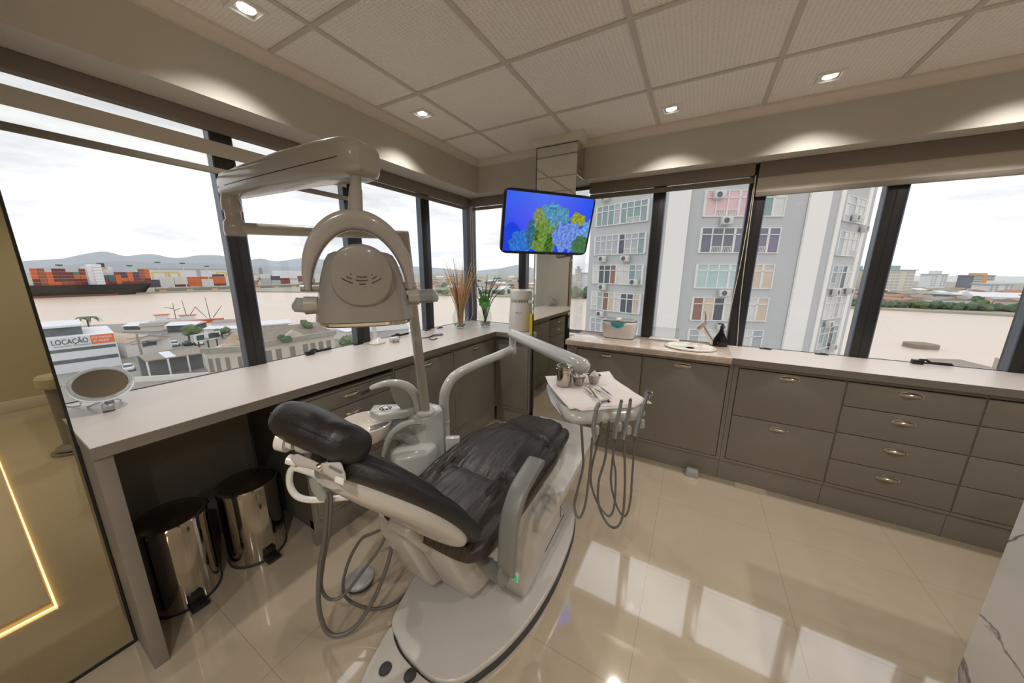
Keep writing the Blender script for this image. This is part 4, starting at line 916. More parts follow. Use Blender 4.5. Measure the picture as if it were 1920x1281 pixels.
# pedal bins in the niche
def bin_(x, y, label):
    t = thing('pedal_bin', (x, y, 0), label, 'pedal bin', 'steel pedal bins under the worktop')
    h = .385; r = .120
    part('drum', MB().lathe([(0, .012), (r, .012), (r, h), (r-.002, h), (r-.002, .02)], (x, y, 0), 56), m_steel, t)
    part('base_ring', MB().lathe([(0, .0), (r+.004, .0), (r+.004, .010), (r, .014), (0, .014)], (x, y, 0), 48), m_dark, t)
    part('lid_rim', MB().lathe([(r-.004, h-.003), (r+.004, h-.003), (r+.005, h+.014), (r, h+.020), (r-.006, h+.018)], (x, y, 0), 56), m_steel, t)
    part('lid', MB().lathe([(0, h+.032), (r*.6, h+.028), (r-.004, h+.016), (r-.006, h+.0), (0, h)], (x, y, 0), 48), mat('brushed_dark_lid', (104, 92, 78), .3, .9), t)
    part('pedal', MB().obox((x+r+.022, y, .020), (.026, 0, -.005), (0, .030, 0), (0, 0, .006)).obox((x+r+.006, y, .045), (.008, 0, 0), (0, .026, 0), (0, 0, .022)), m_black, t, bevel=.003)
    part('hinge_handle', MB().tube(smooth_path([(x-.03, y+r-.01, h+.005), (x-.03, y+r+.006, h+.01), (x+.03, y+r+.006, h+.01), (x+.03, y+r-.01, h+.005)], 4), .003, 6), m_black, t)
    return t
bin_(-1.880, .325, 'steel pedal bin nearer the viewer under the left worktop')
bin_(-1.870, .605, 'steel pedal bin further back, next to the drawer cabinet')

# floor box and hatch
solo('floor_outlet', MB().loft([[Vector((.118+a, 2.478+b, z)) for a, b in sup(w1, w2, 6, 24)] for z, w1, w2 in ((.001, .042, .03), (.04, .040, .028), (.052, .034, .022))]), m_ug, 'small grey outlet block on the floor against the far plinth', 'power outlet')
solo('floor_hatch', MB().box(.385, .56, 2.49, 2.545, .0006, .003), mat('porcelain_cover', (205, 190, 165), .2), 'thin rectangular cover plate in the floor at the far plinth', 'floor hatch')

# ================================================================ ON THE INSTRUMENT TRAY
ZT = .906
pp = MB(); G = []
for i in range(15):
    r_ = []
    for j in range(13):
        u = .015+.36*i/14; v = .02+.36*j/12; z = ZT+.003+.003*noise.noise(Vector((u*18, v*18, 2)))
        if v > .32: z += (v-.32)*.35
        if v < .06: z += -(.06-v)*.25 if .05 < u < .3 else .004
        r_.append(TP(u, v+.03*(i/14)*(j/12), z))
    G.append(r_)
pp.grid(G); pe = pp
paper = solo('paper_liner', pe, mat('white_tissue_paper', (232, 224, 220), .9, bump=.15, bs=220), 'creased white paper liner spread over the instrument tray', 'paper')
sol = paper.modifiers.new('thick', 'SOLIDIFY'); sol.thickness = .0012
jc = Rz(1057, 722, ZT+.006)
jr = thing('cotton_jar', tuple(jc), 'polished steel lidded jar at the left corner of the instrument tray', 'jar')
part('body', MB().lathe([(0, 0), (.034, 0), (.036, .003), (.036, .074), (0, .074)], jc, 32), m_steel, jr)
part('lid', MB().lathe([(0, .074), (.039, .074), (.040, .078), (.040, .084), (.037, .087), (.038, .092), (.036, .099), (.026, .104), (.011, .104), (.010, .099), (0, .099)], jc, 32), m_steel, jr)
def bowl(c, label, r=.033):
    t = thing('steel_bowl', tuple(c), label, 'bowl', 'small steel bowls on the instrument tray')
    part('bowl', MB().lathe([(0, 0), (r*.6, 0), (r*.68, .006), (r*.95, .036), (r*1.04, .041), (r*.98, .0415), (r*.9, .036), (r*.6, .010), (0, .009)], c, 28), m_steel, t)
    return t
c1 = Rz(1084, 721, ZT+.006); c2 = Rz(1113, 718, ZT+.006)
bowl(c1, 'small steel bowl heaped with cotton rolls next to the jar'); bowl(c2, 'small steel bowl with a folded gauze, right of the cotton rolls')
m_cot = mat('cotton', (238, 234, 228), .95, bump=.2, bs=200)
for k, (a, el) in enumerate(((.2, .5), (1.2, .3), (2.3, .45), (3.4, .35), (4.4, .6), (5.4, .9))):
    p0 = c1+Vector((math.cos(a)*.008, math.sin(a)*.008, .034)); d_ = Vector((math.cos(a)*math.cos(el), math.sin(a)*math.cos(el), math.sin(el)))
    solo('cotton_roll', MB().cyl(p0, p0+d_*.020, .0045, .0045, 10), m_cot, 'white cotton roll heaped with others in the left steel bowl', 'cotton roll', 'cotton rolls in the steel bowl')
solo('gauze_pad', MB().loft([[c2+Vector((a*s, b*s, z)) for a, b in ((-1, -.8), (1, -1), (.9, .9), (-.8, 1))] for z, s in ((.028, .022), (.040, .020), (.062, .003))]), m_cot, 'folded white gauze peaking out of the right steel bowl', 'gauze')
def instr(p0, p1, label, kind, head=False):
    p0, p1 = Vector(p0), Vector(p1); L_ = [p0.lerp(p1, s) for s in (0, .12, .2, .45, .75, .85, 1)]
    t = thing(kind, tuple(p0.lerp(p1, .5)), label, 'dental instrument', 'hand instruments on the tray')
    part('shaft', MB().tube(L_, [.001, .0014, .003, .0034, .0034, .0016, .0009], 8), m_chrome, t)
    part('tip', MB().ball(p0+Vector((0, 0, .001)), .0075 if head else .0022, 12, 6, sz=.25 if head else 1), m_chrome, t)
ZI = ZT+.013
instr(TP(.155, .215, ZI), TP(.165, .055, ZI), 'thin steel probe leftmost on the paper liner', 'dental_probe')
instr(TP(.180, .235, ZI+.004), TP(.160, .065, ZI+.004), 'steel mouth mirror with a round head lying across the probe', 'mouth_mirror', True)
instr(TP(.195, .225, ZI), TP(.225, .075, ZI), 'steel tweezers in the middle of the paper liner', 'dental_tweezers')
instr(TP(.235, .235, ZI), TP(.240, .110, ZI), 'short steel excavator rightmost on the paper liner', 'dental_excavator')
# ================================================================ OUTSIDE: river, port, town (street level 20 m below the room)
GZ, WZ = -20.0, -21.2
def zat(P, py):
    """height at which the vertical line through P crosses image row py"""
    k = (640.5-py)/F_PX; a = P[0]*fw.x+P[1]*fw.y; b = P[0]*up.x+P[1]*up.y
    return CAMZ+(k*a-b)/(up.z-k*fw.z)
rx = random.Random(11)
m_water = mat('silty_river_water', (216, 198, 180), .38, var=.05, vs=.02)
m_sea = mat('grey_sea', (188, 192, 190), .5, var=.03, vs=.01)
m_land = mat('town_ground', (150, 146, 138), .9, var=.12, vs=.1)
m_tree = mat('tree_foliage', (104, 122, 88), .9, var=.45, vs=.9)
m_tree2 = mat('dark_tree_foliage', (84, 106, 82), .9, var=.45, vs=.9)
m_trunk = mat('tree_trunk', (96, 84, 70), .9)
solo('river', MB().quad((-1500, -900, WZ), (2200, -900, WZ), (2200, 1500, WZ), (-1500, 1500, WZ)), m_water, kind='structure')
solo('sea', MB().quad((-1000, 900, WZ+.4), (9000, 900, WZ+.4), (9000, 9000, WZ+.4), (-1000, 9000, WZ+.4)), m_sea, kind='structure')
near = [(-420, -400), (-215, -60), (-203, 30), (-186, 47), (-160, 50), (-148, 60), (-132, 72), (-112, 76), (-70, 62), (-40, 56), (30, 60), (46, 50), (60, 20), (60, -200)]
solo('near_ground', MB().prism(near, WZ-2, GZ), m_land, kind='structure')
far = [(-460, -900), (-452, 60), (-440, 143), (-330, 195), (-191, 239), (-150, 250), (-93, 290), (0, 296), (104, 298), (155, 292), (420, 270), (900, 240), (1800, 600), (1300, 1150), (-1200, 2600), (-2600, 2400), (-2600, -900)]
solo('far_ground', MB().prism(far, WZ-2, GZ), mat('far_ground_cover', (164, 160, 146), .9, var=.25, vs=.03), kind='structure')
# hills
m_hill = mat('haze_tinted_hill', (168, 174, 182), .95, var=.05, vs=.002)  # atmospheric haze mixed into the base colour
def ridge(name, pts, depth, fn, kindlab, m=m_hill):
    P = smooth_path([tuple(fn(*p)) for p in pts], 5); rows = []
    for i, p in enumerate(P):
        nrm = Vector((p.x, p.y, 0)).normalized(); col = []
        for j in range(7):
            t = j/6; s = 1-abs(t*2-1)
            q = p+nrm*depth*(t-.5); q.z = GZ-5+(p.z-GZ+5)*s**.8+(noise.noise(q*.004)*25*s*(1-s)*4 if 0 < s < 1 else 0); col.append(q)
        rows.append(col)
    return solo(name, MB().grid(rows), m, *kindlab)
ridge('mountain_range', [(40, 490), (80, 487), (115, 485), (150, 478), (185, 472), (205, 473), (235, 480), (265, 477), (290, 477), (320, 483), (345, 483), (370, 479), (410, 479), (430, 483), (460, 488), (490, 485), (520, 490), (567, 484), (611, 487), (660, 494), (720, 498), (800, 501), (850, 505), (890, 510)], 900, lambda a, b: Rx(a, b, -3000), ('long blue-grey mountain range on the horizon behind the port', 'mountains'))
ridge('mountain_range', [(60, 503), (120, 498), (180, 492), (230, 490), (280, 492), (330, 494), (380, 493), (430, 496), (520, 500), (620, 503)], 500, lambda a, b: Rx(a, b, -2100), ('lower darker ridge in front of the mountain range', 'mountains'), mat('haze_tinted_ridge', (156, 163, 168), .95))  # nearer ridge: haze in the colour too, a little darker
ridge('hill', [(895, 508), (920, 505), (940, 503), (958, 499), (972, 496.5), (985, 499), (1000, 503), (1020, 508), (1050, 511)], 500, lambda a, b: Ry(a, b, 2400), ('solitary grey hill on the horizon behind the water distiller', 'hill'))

# ---- neighbouring apartment tower (three visible faces with chamfered corners)
m_tw = mat('tower_grey_render', (196, 199, 201), .85, var=.03); m_tww = mat('tower_white_strip', (246, 245, 242), .8)
m_frame = mat('white_window_frame', (228, 230, 230), .5)
tower = thing('apartment_tower', (2, 40, GZ), 'tall grey and white apartment tower filling the middle windows', 'building')
plan = [(-10.25, 34.76), (-9.61, 34.53), (-3.68, 32.22), (-2.65, 30.92), (-1.34, 30.83), (5.99, 34.48), (6.86, 34.97), (8.55, 36.5), (9.26, 37.38), (12.94, 43.08), (13.4, 44.0), (6, 60), (-12, 58)]
part('tower_body', MB().prism(plan, GZ, 13.5), m_tw, tower)
curt = [('pink_curtain', (226, 192, 198)), ('slate_glass', (116, 120, 134)), ('violet_glass', (130, 124, 148)), ('aqua_curtain', (184, 208, 206)), ('cream_curtain', (214, 196, 178)), ('brown_curtain', (150, 112, 102)), ('grey_blind', (178, 184, 190)), ('dark_glass', (88, 95, 108)), ('teal_glass', (142, 164, 168)), ('white_curtain', (216, 216, 212))]
CM = [mat(n_, c_, .25, var=.18, vs=1.2) for n_, c_ in curt]
def strip(P0, P1, m, d=.12, z0=GZ, z1=13.6):
    P0, P1 = Vector(P0).to_3d(), Vector(P1).to_3d(); t = (P1-P0).normalized(); n = Vector((t.y, -t.x, 0))
    part('white_pier', MB().loft([[Vector((q.x, q.y, z)) for q in (P0, P1, P1+n*d, P0+n*d)] for z in (z0, z1)]), m, tower)
strip((-2.75, 31.0), (-1.15, 30.85), m_tww); strip((6.9, 34.95), (8.5, 36.5), m_tww, .15)
strip((9.35, 37.5), (9.75, 38.15), m_tww, .1); strip((12.3, 42.1), (12.7, 42.7), m_tww, .1)
def wrow(P0, P1, zt, zb, n, cols, rail=None, trans=.33):
    """a band window: recess, frame bars and one pane per light"""
    P0, P1 = Vector((*P0, 0)), Vector((*P1, 0)); t = (P1-P0).normalized(); L = (P1-P0).length; nn = Vector((t.y, -t.x, 0))
    if nn.dot(P0) > 0: nn = -nn
    def pt(s, z, o): v = P0+t*s+nn*o; v.z = z; return v
    fr = MB()
    def bar(s0, s1, z0, z1, o=.05): fr.loft([[pt(s, z, q) for s, q in ((s0, -.02), (s1, -.02), (s1, o+.09), (s0, o+.09))] for z in (z0, z1)])
    bar(-.06, L+.06, zb-.08, zb); bar(-.06, L+.06, zt, zt+.06); H_ = zt-zb; zm = zt-H_*trans
    bar(0, L, zm-.04, zm+.04)
    for i in range(n+1):
        s = L*i/n; w_ = .05 if i % max(1, n//2) else .09; bar(s-w_, s+w_, zb, zt)
    if rail:
        for i in rail:
            for k in range(7): s = L*(i+(k+.5)/7)/n; bar(s-.02, s+.02, zb, zb+.42, .07)
            bar(L*i/n, L*(i+1)/n, zb+.40, zb+.45, .07)
    o = part('window', fr, m_frame, tower)
    for i in range(n):
        s0, s1 = L*i/n+.05, L*(i+1)/n-.05
        part('pane', MB().loft([[pt(s, z, q) for s, q in ((s0, .0), (s1, .0), (s1, .09), (s0, .09))] for z in (zb, zt)]), CM[cols[i % len(cols)]], o)
A0_, A1_ = (-9.55, 34.5), (-4.45, 32.5); B0_, B1_ = (-.2, 31.43), (5.3, 34.17); C0_, C1_ = (9.95, 38.45), (12.1, 41.8)
rows = [7.75, 4.95, 2.1, -.62, -3.35, -6.1]
for k, zt in enumerate(rows):
    wrow(A0_, A1_, zt, zt-1.75, 8, [[8, 8, 8, 6, 8, 8, 8, 8], [6, 6, 6, 6, 7, 6, 6, 8], [9, 7, 7, 5, 9, 9, 8, 6], [9, 6, 5, 4, 9, 7, 7, 4], [6, 6, 9, 9, 6, 6, 6, 9], [6]][k], [(5, 6), (1, 2, 5, 6), (), (0,), (1,), ()][k], .27)
    wrow(B0_, B1_, zt+.0, zt-1.85, 7, [[0, 0, 0, 0, 9, 8, 9], [1, 1, 1, 2, 2, 2, 2], [3, 3, 3, 3, 1, 4, 4], [5, 4, 7, 9, 4, 9, 4], [6, 9, 9, 6, 6, 9, 6], [6]][k], [(1, 2), (1, 2, 5), (), (), (), ()][k], .26)
    wrow(C0_, C1_, zt, zt-1.9, 4, [[9, 6, 9, 9], [6, 9, 9, 9], [8, 6, 7, 9], [9, 9, 6, 9], [8, 8, 7, 8], [6]][k], [(0, 3), (0, 3), (0,), (), (0,), ()][k], .28)
m_ac = mat('air_conditioner_case', (214, 214, 210), .5)
def acunit(P0, P1, s, z, label):
    P0, P1 = Vector((*P0, 0)), Vector((*P1, 0)); t = (P1-P0).normalized(); nn = Vector((t.y, -t.x, 0)); nn = -nn if nn.dot(P0) > 0 else nn
    c_ = P0.lerp(P1, s)+nn*.36; c_.z = z
    a = thing('air_conditioner', tuple(c_), label, 'air conditioner', 'air conditioners on the apartment tower')
    part('case', MB().obox(c_, t*.42, nn*.17, (0, 0, .28)), m_ac, a, bevel=.03); part('bracket', MB().obox(c_-nn*.2-Vector((0, 0, .3)), t*.36, nn*.22, (0, 0, .02)), m_frame, a)
    f = MB().lathe([(0, .0), (.21, 0), (.21, .02), (0, .02)], c_+nn*.165-t*.08, 20, axis=nn); part('fan_grille', f, CM[7], a)
for P0_, P1_, s, z, lb in ((A0_, A1_, .18, 8.55, 'outdoor unit at the top of the tower\'s left face'), (A0_, A1_, .21, 2.75, 'outdoor unit left of a pair on the tower\'s left face'), (A0_, A1_, .68, 2.72, 'outdoor unit right of a pair on the tower\'s left face'),
    (A0_, A1_, .25, -.05, 'lone outdoor unit above the second lowest windows of the tower\'s left face'), (A0_, A1_, .88, .55, 'box unit set in the window of the tower\'s left face'), (A0_, A1_, .24, -2.78, 'outdoor unit lowest on the tower\'s left face, above the cleaner'),
    (B0_, B1_, .15, 7.4, 'box unit in the pink-curtained window of the tower'), (B0_, B1_, .28, 5.5, 'outdoor unit below the pink-curtained window'), (B0_, B1_, .38, -.18, 'outdoor unit below the aqua-curtained window'), (B0_, B1_, .42, -3.0, 'outdoor unit behind the basin tap on the tower'),
    (C0_, C1_, .45, 6.1, 'box unit in the top window of the tower\'s right face'), (C0_, C1_, 1.05, 5.4, 'dark-fronted outdoor unit at the edge of the tower\'s right face'), (C0_, C1_, .25, -.15, 'outdoor unit left of a pair on the tower\'s right face'),
    (C0_, C1_, 1.0, -.1, 'outdoor unit right of a pair on the tower\'s right face'), (C0_, C1_, .25, -3.0, 'large outdoor unit on the tower\'s right face below the pair'), (C0_, C1_, .75, -5.3, 'lowest outdoor unit on the tower\'s right face')):
    acunit(P0_, P1_, s, z, lb)

# ---- generic builders
def tree(P, h, r, label, group, m=None, trunk=True, k=5):
    P = Vector(P); t = thing('tree', tuple(P), label, 'tree', group)
    c_ = MB()
    for i in range(k):
        q = P+Vector((rx.uniform(-.5, .5)*r, rx.uniform(-.5, .5)*r, h-r*.8+rx.uniform(-.25, .25)*r)); c_.ball(q, r*rx.uniform(.55, .8), 8, 6, sz=.8)
    for v in c_.b.verts: v.co += Vector([noise.noise(v.co*2.2/r+Vector((j*9, 0, 0)))*r*.35 for j in range(3)])
    part('crown', c_, m or m_tree, t, ang=20)
    if trunk: part('trunk', MB().cyl(P, P+Vector((0, 0, h-r)), r*.12, r*.08, 6), m_trunk, t)
    return t
def facade_box(name, L, R, depth, z0, z1, m, label, cat='building', group=None, wins=None, mwin=None, roof=None, mroof=None, t=None):
    """box building whose front runs from L to R; windows as [(s0,s1,z0,z1)]"""
    L, R = Vector((L[0], L[1], 0)), Vector((R[0], R[1], 0)); tt = (R-L).normalized(); n = Vector((-tt.y, tt.x, 0))
    if n.dot(L) < 0: n = -n
    W_ = (R-L).length
    if t is None: t = thing(name, ((L.x+R.x)/2, (L.y+R.y)/2, z0), label, cat, group)
    def P(s, d, z): v = L+tt*s+n*d; v.z = z; return v
    part('walls', MB().loft([[P(0, 0, z), P(W_, 0, z), P(W_, depth, z), P(0, depth, z)] for z in (z0, z1)]), m, t)
    if roof is not None:
        e = .4; zr = z1+roof
        part('roof', MB().loft([[P(-e, -e, z1), P(-e, depth+e, z1), P(-e, depth/2, zr)], [P(W_+e, -e, z1), P(W_+e, depth+e, z1), P(W_+e, depth/2, zr)]]), mroof, t)
    for (s0, s1, a, b) in (wins or []):
        part('window', MB().loft([[P(s0*W_, q, z) , P(s1*W_, q, z), P(s1*W_, .05, z), P(s0*W_, .05, z)] for z, q in ((a, -.06), (b, -.06))]), mwin or CM[7], t)
    return t, P, W_

# ---- white office building with the letting banner
m_ow = mat('office_white', (226, 228, 232), .7); m_strip = mat('office_glass_band', (104, 112, 110), .3, var=.4, vs=.8)
TL_, TR2 = Rz(70, 637.5, -12.5), Rz(214, 624, -12.5)
ot, OP, OW = facade_box('office_building', TL_, TR2, 16, GZ, -12.5, m_ow, 'white office building with dark window bands and a large letting banner', wins=None)
zz1 = [zat(TR2, y) for y in (644, 649.5, 662.5, 669, 681, 688, 700, 706)]
for i in range(0, 8, 2):
    if zz1[i+1] > GZ: part('window_band', MB().loft([[OP(a, q, z) for a, q in ((.2, -.02), (OW-.2, -.02), (OW-.2, .1), (.2, .1))] for z in (zz1[i+1], zz1[i])]), m_strip, ot)
part('penthouse', MB().loft([[OP(a, q, z) for a, q in ((-2, 3), (OW*.58, 3), (OW*.58, 13), (-2, 13))] for z in (-12.5, -10.7)]), m_strip, ot)
part('penthouse_roof', MB().loft([[OP(a, q, z) for a, q in ((-2, 2.2), (OW*.60, 2.2), (OW*.60, 14), (-2, 14))] for z in (-10.7, -10.3)]), m_ow, ot)
ob = part('orange_banner', MB().loft([[OP(a, q, z) for a, q in ((OW*.655, -.05), (OW*.985, -.05), (OW*.985, 0), (OW*.655, 0))] for z in (zz1[0]+.45, -12.6)]), mat('orange_banner', (240, 122, 62), .6), ot)
tdir = (OP(1, 0, 0)-OP(0, 0, 0)); bh = (-12.5-zz1[0])
m_ink = mat('banner_ink', (66, 60, 70), .6); m_wht = mat('banner_white', (246, 240, 236), .6)
text('banner_text', 'LOCAÇÃO', bh*.62, m_ink, ot, OP(OW*.14, -.1, zz1[0]+bh*.40), tdir, (0, 0, 1), sx=.64)
for s0, s1 in ((.16, .385), (.41, .64)): part('banner_subline', MB().loft([[OP(OW*a, q, z) for a, q in ((s0, -.06), (s1, -.06), (s1, -.01), (s0, -.01))] for z in (zz1[0]+bh*.20, zz1[0]+bh*.28)]), mat('pale_teal_print', (150, 176, 178), .6), ot)
text('banner_text', 'FALE CONOSCO', bh*.24, m_wht, ot, OP(OW*.672, -.1, zz1[0]+bh*.66), tdir, (0, 0, 1), bold=.01, sx=.62)
text('banner_text', '(47) 3062.8299', bh*.24, m_wht, ot, OP(OW*.677, -.1, zz1[0]+bh*.36), tdir, (0, 0, 1), bold=.01, sx=.62)

# ---- white gabled warehouse, open shed, cars
def quadroof(pts, th=.15):
    return MB().loft([[Vector(p)+Vector((0, 0, o)) for p in pts] for o in (0, -th)])
m_shedw = mat('whitewashed_wall', (224, 220, 216), .85, var=.08, vs=.3); m_rf = mat('weathered_roof', (158, 148, 138), .9, var=.15, vs=.4); m_rfb = mat('brown_sheet_roof', (196, 176, 156), .85)
gl, gr = Rz(240, 671, GZ), Rz(324, 655, GZ); d_ = (gr-gl).normalized(); n_ = Vector((-d_.y, d_.x, 0)); n_ = n_ if n_.dot(gl) > 0 else -n_
wh = thing('gabled_warehouse', tuple((gl+gr)/2), 'whitewashed gabled warehouse with a small barred window beside the office building', 'building')
ze, za = zat(gl, 645), zat(gl.lerp(gr, .5), 628)
front = [gl, gr, Vector((gr.x, gr.y, ze)), Vector(((gl.x+gr.x)/2, (gl.y+gr.y)/2, za)), Vector((gl.x, gl.y, ze))]
part('walls', MB().loft([front, [p+n_*28 for p in front]]), m_shedw, wh)
for q0, q1 in ((4, 3), (3, 2)):
    a_, b_2 = front[q0]+Vector((0, 0, .1)), front[q1]+Vector((0, 0, .1)); part('roof_slope', quadroof([a_-n_*.5, b_2-n_*.5, b_2+n_*28.5, a_+n_*28.5]), m_rfb, wh)
gw = gl.lerp(gr, .5); gw.z = ze-.2
part('window', MB().obox(gw+Vector((0, 0, -.6))-n_*.05, d_*1.4, n_*.08, (0, 0, .7)), CM[7], wh)
part('awning', MB().obox(gl.lerp(gr, .62)-n_*1+Vector((0, 0, 3.4)), d_*1.6, n_*1.0, (0, 0, .08)), m_rf, wh)
sh_ = thing('open_shed', tuple(Rz(330, 680, GZ)), 'low grey-roofed open shed beside the parked cars', 'shed')
zr = -16.2; c4 = [Rz(258, 666, zr+.8), Rz(375, 651.5, zr+.8), Rz(384, 661, zr), Rz(272, 677, zr)]
part('roof', quadroof(c4, .2), m_rf, sh_)
part('skylight', quadroof([a.lerp(b, t)+Vector((0, 0, .06)) for a, b, t in ((c4[0], c4[1], .30), (c4[0], c4[1], .48), (c4[3], c4[2], .50), (c4[3], c4[2], .32))], .05), m_ow, sh_)
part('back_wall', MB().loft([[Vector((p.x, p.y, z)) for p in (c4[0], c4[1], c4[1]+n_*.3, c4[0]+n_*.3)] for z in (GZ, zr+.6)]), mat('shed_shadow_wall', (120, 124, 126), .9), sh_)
for s in (.02, .35, .68, .98): q = c4[3].lerp(c4[2], s); part('post', MB().box(q.x-.12, q.x+.12, q.y-.12, q.y+.12, GZ, zr-.2), m_ow, sh_)
def car(P, ang, m, label):
    t = thing('car', tuple(P), label, 'car', 'parked cars', rz=ang)
    part('body', MB().loft([[Vector((a, b, z)) for a, b in sup(l, w, 5, 20)] for z, l, w in ((.3, 2.0, .8), (.5, 2.15, .86), (.85, 2.1, .85), (.95, 1.95, .8))]), m, t, local=True)
    part('cabin', MB().loft([[Vector((a-.2, b, z)) for a, b in sup(l, w, 4, 16)] for z, l, w in ((.93, 1.35, .74), (1.4, .85, .62))]), CM[7], t, local=True)
    part('roof', MB().loft([[Vector((a-.2, b, z)) for a, b in sup(l, w, 4, 16)] for z, l, w in ((1.39, .87, .63), (1.46, .75, .55))]), m, t, local=True)
    wv = MB()
    for x in (-1.3, 1.3):
        for y in (-.82, .82): wv.cyl((x, y-.08, .32), (x, y+.08, .32), .32, .32, 12)
    part('wheels', wv, m_black, t, local=True)
CC = [mat('car_white', (228, 228, 228), .25, coat=.5), mat('car_red', (170, 50, 48), .25, coat=.5), mat('car_silver', (170, 172, 176), .25, .4), mat('car_dark', (52, 56, 64), .25, coat=.5)]
ca_ = math.atan2(d_.y, d_.x)+1.1
for i, (px, py, c_, lb) in enumerate(((292, 688, 0, 'white car leftmost of the row before the open shed'), (302, 686, 1, 'red car in the row before the open shed'), (312, 684, 3, 'dark car in the row before the open shed, behind the red one'), (322, 682.5, 0, 'white car in the middle of the row before the open shed'), (333, 681, 0, 'white car near the right end of the row before the open shed'), (345, 679.5, 2, 'silver car last in the row before the open shed'), (300, 693, 2, 'silver car in the front row near the railing'), (316, 691, 0, 'white car in the front row near the railing'), (331, 688, 3, 'dark car in the front row near the railing'), (242, 694, 0, 'white car alone below the warehouse'), (328, 648, 0, 'white car behind the gabled warehouse'), (352, 647, 3, 'dark car under the spreading tree'), (373, 646, 0, 'white car under the billboard'))):
    car(Rz(px, py, GZ), ca_, CC[c_], lb)
# billboard
bc = [Rz(363, 628, -13.5), Rz(411.5, 620.4, -13.5)]
zb1 = zat(bc[0], 642); bt = (bc[1]-bc[0]).normalized(); bn = Vector((-bt.y, bt.x, 0)); bn = bn if bn.dot(bc[0]) > 0 else -bn
bb = thing('billboard', (bc[0].x, bc[0].y, GZ), 'roadside billboard with a dark green poster in a white frame', 'billboard')
m0 = (bc[0]+bc[1])/2; hw_ = (bc[1]-bc[0]).length/2; hz = (-13.5-zb1)/2
part('frame', MB().obox(Vector((m0.x, m0.y, -13.5-hz)), bt*hw_, bn*.15, (0, 0, hz)), m_ow, bb)
pn_ = part('poster', MB().obox(Vector((m0.x, m0.y, -13.5-hz))-bn*.16, bt*(hw_-.35), bn*.02, (0, 0, hz-.3)), mat('green_poster', (74, 92, 84), .6, var=.4, vs=.5), bb)
part('poster_card', MB().obox(Vector((m0.x, m0.y, -13.4-hz))-bn*.2-bt*.4, bt*.45, bn*.02, (0, 0, hz*.6)), m_ow, pn_)
part('poster_swash', MB().tube([Vector((m0.x, m0.y, -13.5-hz))-bn*.22+bt*a+Vector((0, 0, b)) for a, b in ((.5, .9), (1.8, .5), (2.8, -.6), (3.3, -1.2))], [.3, .5, .5, .3], 8, sy=.1), mat('mauve_print', (150, 120, 140), .6), pn_)
for s in (-.7, 0, .7): q = m0+bt*hw_*s+bn*.3; part('post', MB().box(q.x-.12, q.x+.12, q.y-.12, q.y+.12, GZ, -13.6), m_trunk, bb)
tree(Rz(357, 646, GZ), 6, 2.3, 'spreading green tree left of the billboard', None)
tree(Rz(418, 634, GZ), 3.6, 1.7, 'bushy tree at the right end of the billboard', None)
tree(Rz(438, 640, GZ), 3, 1.4, 'small tree just left of the nearest window post', None)
pt_ = Rz(173, 636, GZ)
pm = thing('palm_tree', tuple(pt_), 'small palm tree behind the letting banner by the river', 'palm tree')
part('trunk', MB().cyl(pt_, pt_+Vector((0, 0, 6)), .25, .18, 8), m_trunk, pm)
for k in range(9):
    a = 2*PI*k/9; c_ = pt_+Vector((0, 0, 6)); part('frond', MB().tube(smooth_path([c_, c_+Vector((math.cos(a)*1.6, math.sin(a)*1.6, .9)), c_+Vector((math.cos(a)*3.2, math.sin(a)*3.2, -.8))], 4), [.1, .35, .45, .5, .45, .4, .3, .15, .05], 6, sy=.3), m_tree, pm)
tree(Rz(185, 634, GZ), 1.8, 1.6, 'low bright green hedge below the palm tree', None, trunk=False)

# ---- quayside sheds and fishing boats
def lowshed(name, l, r, dep, zt, m, label, roofm, h=.8, posts=0):
    L = Rz(l[0], l[1], zt); R = Rz(r[0], r[1], zt)
    t, P, W_ = facade_box(name, L, R, dep, GZ, zt, m, label, 'shed', None, None, None, h, roofm)
    return t, P, W_
lowshed('quay_shed', (231, 612), (262, 611), 8, -17.8, mat('dark_shed_wall', (92, 96, 94), .8), 'dark-fronted shed with a pale roof at the water on the left', m_ow)
lowshed('quay_shed', (262, 613), (306, 610), 7, -18, m_shedw, 'pale low shed beside the dark one at the water', m_rf)
lowshed('quay_shed', (312, 611), (366, 609), 7, -17.6, mat('dark_shed_wall', (0, 0, 0)), 'long white-roofed shed in front of the fishing boats', m_ow, .9)
lowshed('quay_shed', (382, 617), (445, 616), 6, -17.8, m_ow, 'long white quay shed right of the fishing boats', m_ow, .5)
lowshed('quay_shed', (395, 606), (448, 604), 8, -16.5, m_shedw, 'pale-roofed open quay shelter beside the near window post', m_rf, .6)
lowshed('quay_wall_building', (228, 622), (300, 621), 2.5, -18.6, mat('quay_grey_wall', (186, 188, 190), .8), 'low grey wall building along the river quay', m_rf, .3)
def boat(P, L_, ang, hullc, label, masts):
    t = thing('fishing_boat', tuple(P), label, 'boat', 'fishing boats at the quay', rz=ang)
    part('hull', MB().loft([[Vector((x, y*w_, z)) for y, z in ((-1, 1.4), (-.8, 0), (.8, 0), (1, 1.4))] for x, w_ in ((-L_/2, 1.6), (0, 2.0), (L_*.3, 1.7), (L_/2, .2))]), hullc, t, local=True)
    part('wheelhouse', MB().box(-L_*.3, -.5, -1.2, 1.2, 1.4, 3.6), m_ow, t, local=True, bevel=.1); part('roof', MB().box(-L_*.33, 0, -1.5, 1.5, 3.6, 3.8), mat('orange_rail', (206, 110, 70), .6), t, local=True)
    for x0, z0, x1, z1 in masts: part('mast', MB().cyl((x0, 0, z0), (x1, 0, z1), .16, .09, 6), mat('rusty_steel', (96, 74, 66), .8), t, local=True)
